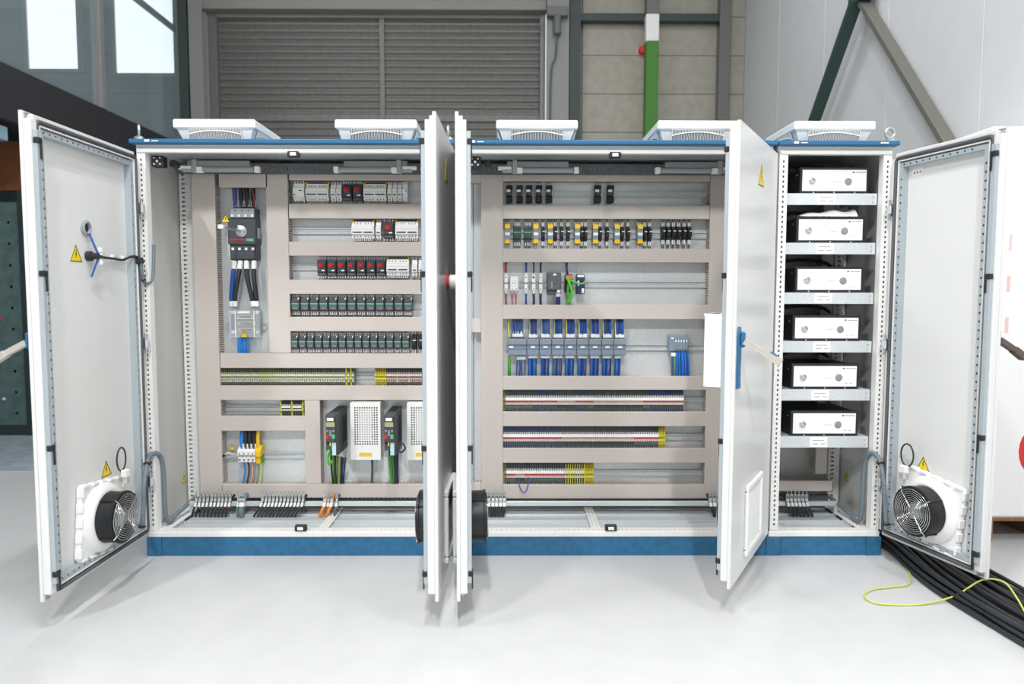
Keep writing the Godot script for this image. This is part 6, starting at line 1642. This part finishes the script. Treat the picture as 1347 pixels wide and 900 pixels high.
	for p in [V(3.9559, 0.0, -0.262), V(3.9049, 0.0, -0.0979), V(3.8433, 0.0, 0.1141), V(3.8034, 0.0, 0.2581), V(3.7338, 0.0, 0.3737), V(3.6407, 0.0, 0.4074), V(3.5398, 0.0, 0.4322), V(3.4656, 0.0, 0.489), V(3.4535, 0.0, 0.5594), V(3.5076, 0.0, 0.5899), V(3.6569, 0.0, 0.5904), V(3.8254, 0.0, 0.5607), V(3.9376, 0.0, 0.5687), V(3.9842, 0.0, 0.636), V(3.9738, 0.0, 0.7279), V(3.953, 0.0, 0.8209)]:
		ew.append(p + V(0, 0.006, 0))
	for k in range(11, 16):
		ew[k].y = [0.03, 0.105, 0.125, 0.1, 0.06][k - 11]
	solo("floor_earth_wire", MB.new().tube(curve(ew, 6), 0.0036, 8), "earth_wire", "yellow green earth wire lying in a loop on the floor", "wire")
	# heap of black cables from behind the plinth out along the floor
	for k in 34:
		var f := k / 33.0
		var layer := k % 3
		var y := 0.012 + layer * 0.021
		var j := rng.randf_range(-0.02, 0.02)
		var lo := 3.845 + f * 0.27
		var a := V(lo + 0.02 + j, y, -0.42)
		var b := V(lo + 0.03 + j + rng.randf_range(-0.02, 0.02), y + 0.004, -0.05)
		var c := V(3.80 + f * 0.34 + rng.randf_range(-0.03, 0.03), y, 0.42)
		var d := V(3.84 + f * 0.33 + rng.randf_range(-0.03, 0.03), y, 0.95)
		var e := V(3.98 + f * 0.36, y, 1.6)
		solo("floor_cable", MB.new().tube(curve([a, b, c, d, e], 6), 0.0105, 8), "cable_black", "black cable in the heap on the floor beside the narrow enclosure", "cable", Vector3.ZERO, "black floor cables")

# ------------------------------------------------------------------ behind the enclosures
func background() -> void:
	var cols := [[-2.42, -2.3, "column_dark", "dark steel column at the corner of the glazed office"], [-2.28, -2.1, "column_pale", "pale grey steel column left of the roller shutter"], [2.37, 2.66, "column_pale", "wide pale grey column right of the roller shutter"], [2.67, 2.81, "column_dark", "dark green steel column between shutter and wall panels"], [4.62, 4.76, "column_grey", "dark grey steel column near the corner with the grey wall"]]
	for c in cols:
		var t := thing("steel_column", c[3], "column", V((c[0] + c[1]) / 2, 0, -5.93), "steel columns at the back wall")
		var w: float = c[1] - c[0]
		part(t, "flange", MB.new().box(V(-w / 2, 0, 0.05), V(w / 2, 8.0, 0.065), 0.002), c[2])
		part(t, "web", MB.new().box(V(-0.006, 0, -0.05), V(0.006, 8.0, 0.05)), c[2])
		part(t, "flange", MB.new().box(V(-w / 2, 0, -0.065), V(w / 2, 8.0, -0.05), 0.002), c[2])
	var rl := thing("cladding_rail", "dark green horizontal rail across the wall panels", "rail", V(3.71, 4.95, -5.93))
	part(rl, "rail", MB.new().box(V(-0.93, -0.05, -0.05), V(0.94, 0.05, 0.05), 0.005), "column_dark")
	var gp := thing("green_post", "bright green post with a white cap on the panelled wall", "post", V(3.72, 0, -5.8))
	part(gp, "shaft", MB.new().box(V(-0.08, 0, -0.06), V(0.08, 4.6, 0.06), 0.008), "post_green")
	part(gp, "white_cap", MB.new().box(V(-0.085, 4.6, -0.065), V(0.085, 4.94, 0.065), 0.008), "plastic_white")
	part(gp, "extension", MB.new().box(V(-0.08, 4.94, -0.06), V(0.08, 8.0, 0.06), 0.006), "column_grey")
	var al := thing("alarm_sounder", "small round red alarm sounder beside the green post", "alarm", V(3.63, 4.55, -5.99))
	part(al, "sounder_body", MB.new().lathe(Vector3.ZERO, Vector3.BACK, [[0.0, 0.0], [0.055, 0.0], [0.055, 0.05], [0.035, 0.075], [0.0, 0.075]], 18), "red")
	part(al, "base", MB.new().lathe(V(0, 0, -0.01), Vector3.BACK, [[0.0, 0.0], [0.06, 0.0], [0.06, 0.012], [0.0, 0.012]], 18), "plastic_white")
	for x in [-0.74, 0.99]:
		var s := thing("lintel_post", "short dark green post above the shutter lintel", "post", V(x, 5.18, -5.94), "short posts above the lintel")
		part(s, "stub", MB.new().box(V(-0.06, 0, -0.05), V(0.06, 2.8, 0.05), 0.004), "column_dark")
	# shutter drive and its hose on the wide column
	var sd := thing("shutter_drive", "small shutter drive unit with hose on the wide pale column", "drive", V(2.5, 4.72, -5.86))
	part(sd, "motor", MB.new().cyl(V(0, -0.02, 0.06), V(0, 0.2, 0.06), 0.05, 14), "column_grey")
	part(sd, "gearbox", MB.new().box(V(-0.14, 0.2, 0.0), V(0.14, 0.32, 0.1), 0.01), "column_grey")
	part(sd, "hose", MB.new().tube(curve([V(0.0, -0.02, 0.06), V(-0.02, -0.3, 0.03), V(-0.08, -0.6, 0.02), V(-0.08, -2.2, 0.02)]), 0.012, 8), "dark_grey")
	# inverted V bracing on the right wall
	var br := thing("steel_bracing", "dark green and grey steel diagonals meeting high on the grey wall", "bracing", Vector3.ZERO)
	var apex: Vector3 = V(4.86, 3.8777, -2.6696)
	part(br, "diagonal", MB.new().bar(apex, V(4.86, 2.9696, -3.5368) + V(0, -1.6, -1.5), 0.05, 0.1, Vector3.RIGHT), "brace_green")
	part(br, "diagonal", MB.new().bar(apex + V(0.05, 0, 0), V(4.86, 2.3802, -1.3381) + V(0.05, -1.2, 1.02), 0.04, 0.1, Vector3.RIGHT), "brace_brown")
	part(br, "gusset", MB.new().box(apex + V(-0.02, -0.03, -0.12), apex + V(0.09, 0.3, 0.12), 0.004), "brace_green")
	# glazed office on the mezzanine at the left
	var mz := thing("mezzanine_office", "glazed office on a mezzanine with dark fascia beam", "office", V(-2.4, 0, 0))
	part(mz, "fascia", MB.new().box(V(-0.2, 2.82, -5.98), V(0.0, 3.3, 4.5), 0.01), "fascia")
	part(mz, "deck", MB.new().box(V(-6.5, 2.95, -5.98), V(-0.2, 3.15, 4.5)), "fascia")
	part(mz, "head_beam", MB.new().box(V(-0.15, 6.2, -5.98), V(0.0, 6.5, 4.5), 0.01), "fascia")
	part(mz, "office_roof", MB.new().box(V(-6.5, 6.3, -5.98), V(-0.15, 6.45, 4.5)), "ceiling")
	for z in [-5.95, -4.08, -2.2, -0.3, 1.6, 3.5]:
		part(mz, "mullion", MB.new().box(V(-0.1, 3.3, z - 0.04), V(0.0, 6.2, z + 0.04), 0.004), "column_pale")
		if z < 3.0:
			var gl := part(mz, "pane", MB.new().box(V(-0.058, 3.32, z + 0.05), V(-0.05, 6.19, minf(z + 1.84, 4.4))), "glass")
			tag(gl, "large tinted glass pane")
	part(mz, "transom", MB.new().box(V(-0.09, 4.74, -5.95), V(-0.06, 4.82, 4.4), 0.004), "column_dark")
	for q in [[-3.3, -2.52, 4.25, 5.25, 1], [-4.45, -3.8, 4.3, 5.7, 2]]:
		var wn := struct("window_%d" % q[4], MB.new().box(V(q[0], q[2], -6.03), V(q[1], q[3], -6.02)), "skylight")
		var wf := MB.new()
		wf.box(V(q[0] - 0.05, q[2] - 0.05, -6.03), V(q[1] + 0.05, q[2], -5.99)).box(V(q[0] - 0.05, q[3], -6.03), V(q[1] + 0.05, q[3] + 0.05, -5.99)).box(V(q[0] - 0.05, q[2], -6.03), V(q[0], q[3], -5.99)).box(V(q[1], q[2], -6.03), V(q[1] + 0.05, q[3], -5.99))
		part(wn, "window_frame", wf, "column_pale")
	# under the mezzanine: pale blue beam, brown board, green perforated rack
	var bb := thing("pale_blue_beam", "pale blue beam under the mezzanine", "beam", V(-3.2, 2.72, -2.6))
	part(bb, "beam", MB.new().box(V(-2.0, -0.06, -0.06), V(0.75, 0.06, 0.06), 0.006), "beam_blue")
	solo("brown_board", MB.new().box(V(-1.2, 0.0, -0.03), V(0.5, 0.46, 0.03), 0.004), "brown_board", "brown board above the green rack under the mezzanine", "board", V(-3.1, 2.32, -3.25))
	var rk := thing("storage_rack", "dark green perforated storage rack under the mezzanine", "rack", V(-2.9, 0.0, -3.12))
	part(rk, "panel", MB.new().sheet(V(-1.4, 0.1, 0.0), Vector3.RIGHT, Vector3.UP, 1.6, 2.1, 0.01, [0.08, 0.025, 0.2, 8], [0.1, 0.025, 0.2, 10]), "rack_green")
	part(rk, "back_sheet", MB.new().box(V(-1.4, 0.1, -0.06), V(0.2, 2.2, -0.05)), "rack_dark")
	for x in [-1.42, 0.2]:
		part(rk, "upright", MB.new().box(V(x, 0.004, -0.4), V(x + 0.05, 2.3, 0.03), 0.004), "rack_dark")
	for k in 10:
		part(rk, "hook", MB.new().cyl(V(-0.02 - (k % 2) * 0.2, 0.35 + k * 0.19, 0.0), V(-0.02 - (k % 2) * 0.2, 0.35 + k * 0.19, 0.012), 0.014, 10), "red" if k in [2, 4, 5] else "plastic_white")
	part(rk, "foot", MB.new().box(V(-1.42, 0.004, -0.4), V(0.25, 0.1, 0.02), 0.004), "rack_dark")
	# wrapped stack on a pallet by the right wall
	var pl := thing("wooden_pallet", "wooden pallet under the white wrapped stack", "pallet", V(4.66, 0, -0.75))
	for k in 5:
		part(pl, "board", MB.new().box(V(-0.26, 0.115, -0.55 + k * 0.245), V(0.26, 0.137, -0.43 + k * 0.245), 0.003), "wood")
	for k in 3:
		part(pl, "block", MB.new().box(V(-0.26, 0.02, -0.55 + k * 0.5), V(-0.14, 0.115, -0.45 + k * 0.5), 0.003).box(V(0.14, 0.02, -0.55 + k * 0.5), V(0.26, 0.115, -0.45 + k * 0.5), 0.003), "wood")
	for x in [-0.2, 0.2]:
		part(pl, "runner", MB.new().box(V(x - 0.06, 0.0, -0.55), V(x + 0.06, 0.02, 0.55), 0.003), "wood")
	var bx := thing("wrapped_stack", "tall white wrapped stack with red printed ovals on a pallet", "box", V(4.66, 0.137, -0.75))
	part(bx, "wrapping", MB.new().box(V(-0.25, 0, -0.56), V(0.25, 2.1, 0.56), 0.012), "paper")
	for q in [[1.55, 0.0], [0.37, 0.0]]:
		var ov := []
		for k in 20:
			ov.append(Vector2(cos(TAU * k / 20) * 0.09, sin(TAU * k / 20) * 0.13))
		part(bx, "red_oval", MB.new().prism(V(0.06, q[0], 0.56), Vector3.RIGHT, Vector3.UP, V(0, 0, 0.001), ov), "red")
	for k in 6:
		part(bx, "printed_line", MB.new().box(V(-0.2 + (k % 2) * 0.06, 0.9 + k * 0.11, 0.56), V(-0.18 + (k % 2) * 0.06, 0.985 + k * 0.11, 0.5608)), "print_pink")
	part(bx, "red_corner", MB.new().box(V(-0.25, 0.02, 0.56), V(-0.19, 0.14, 0.5608)), "red")
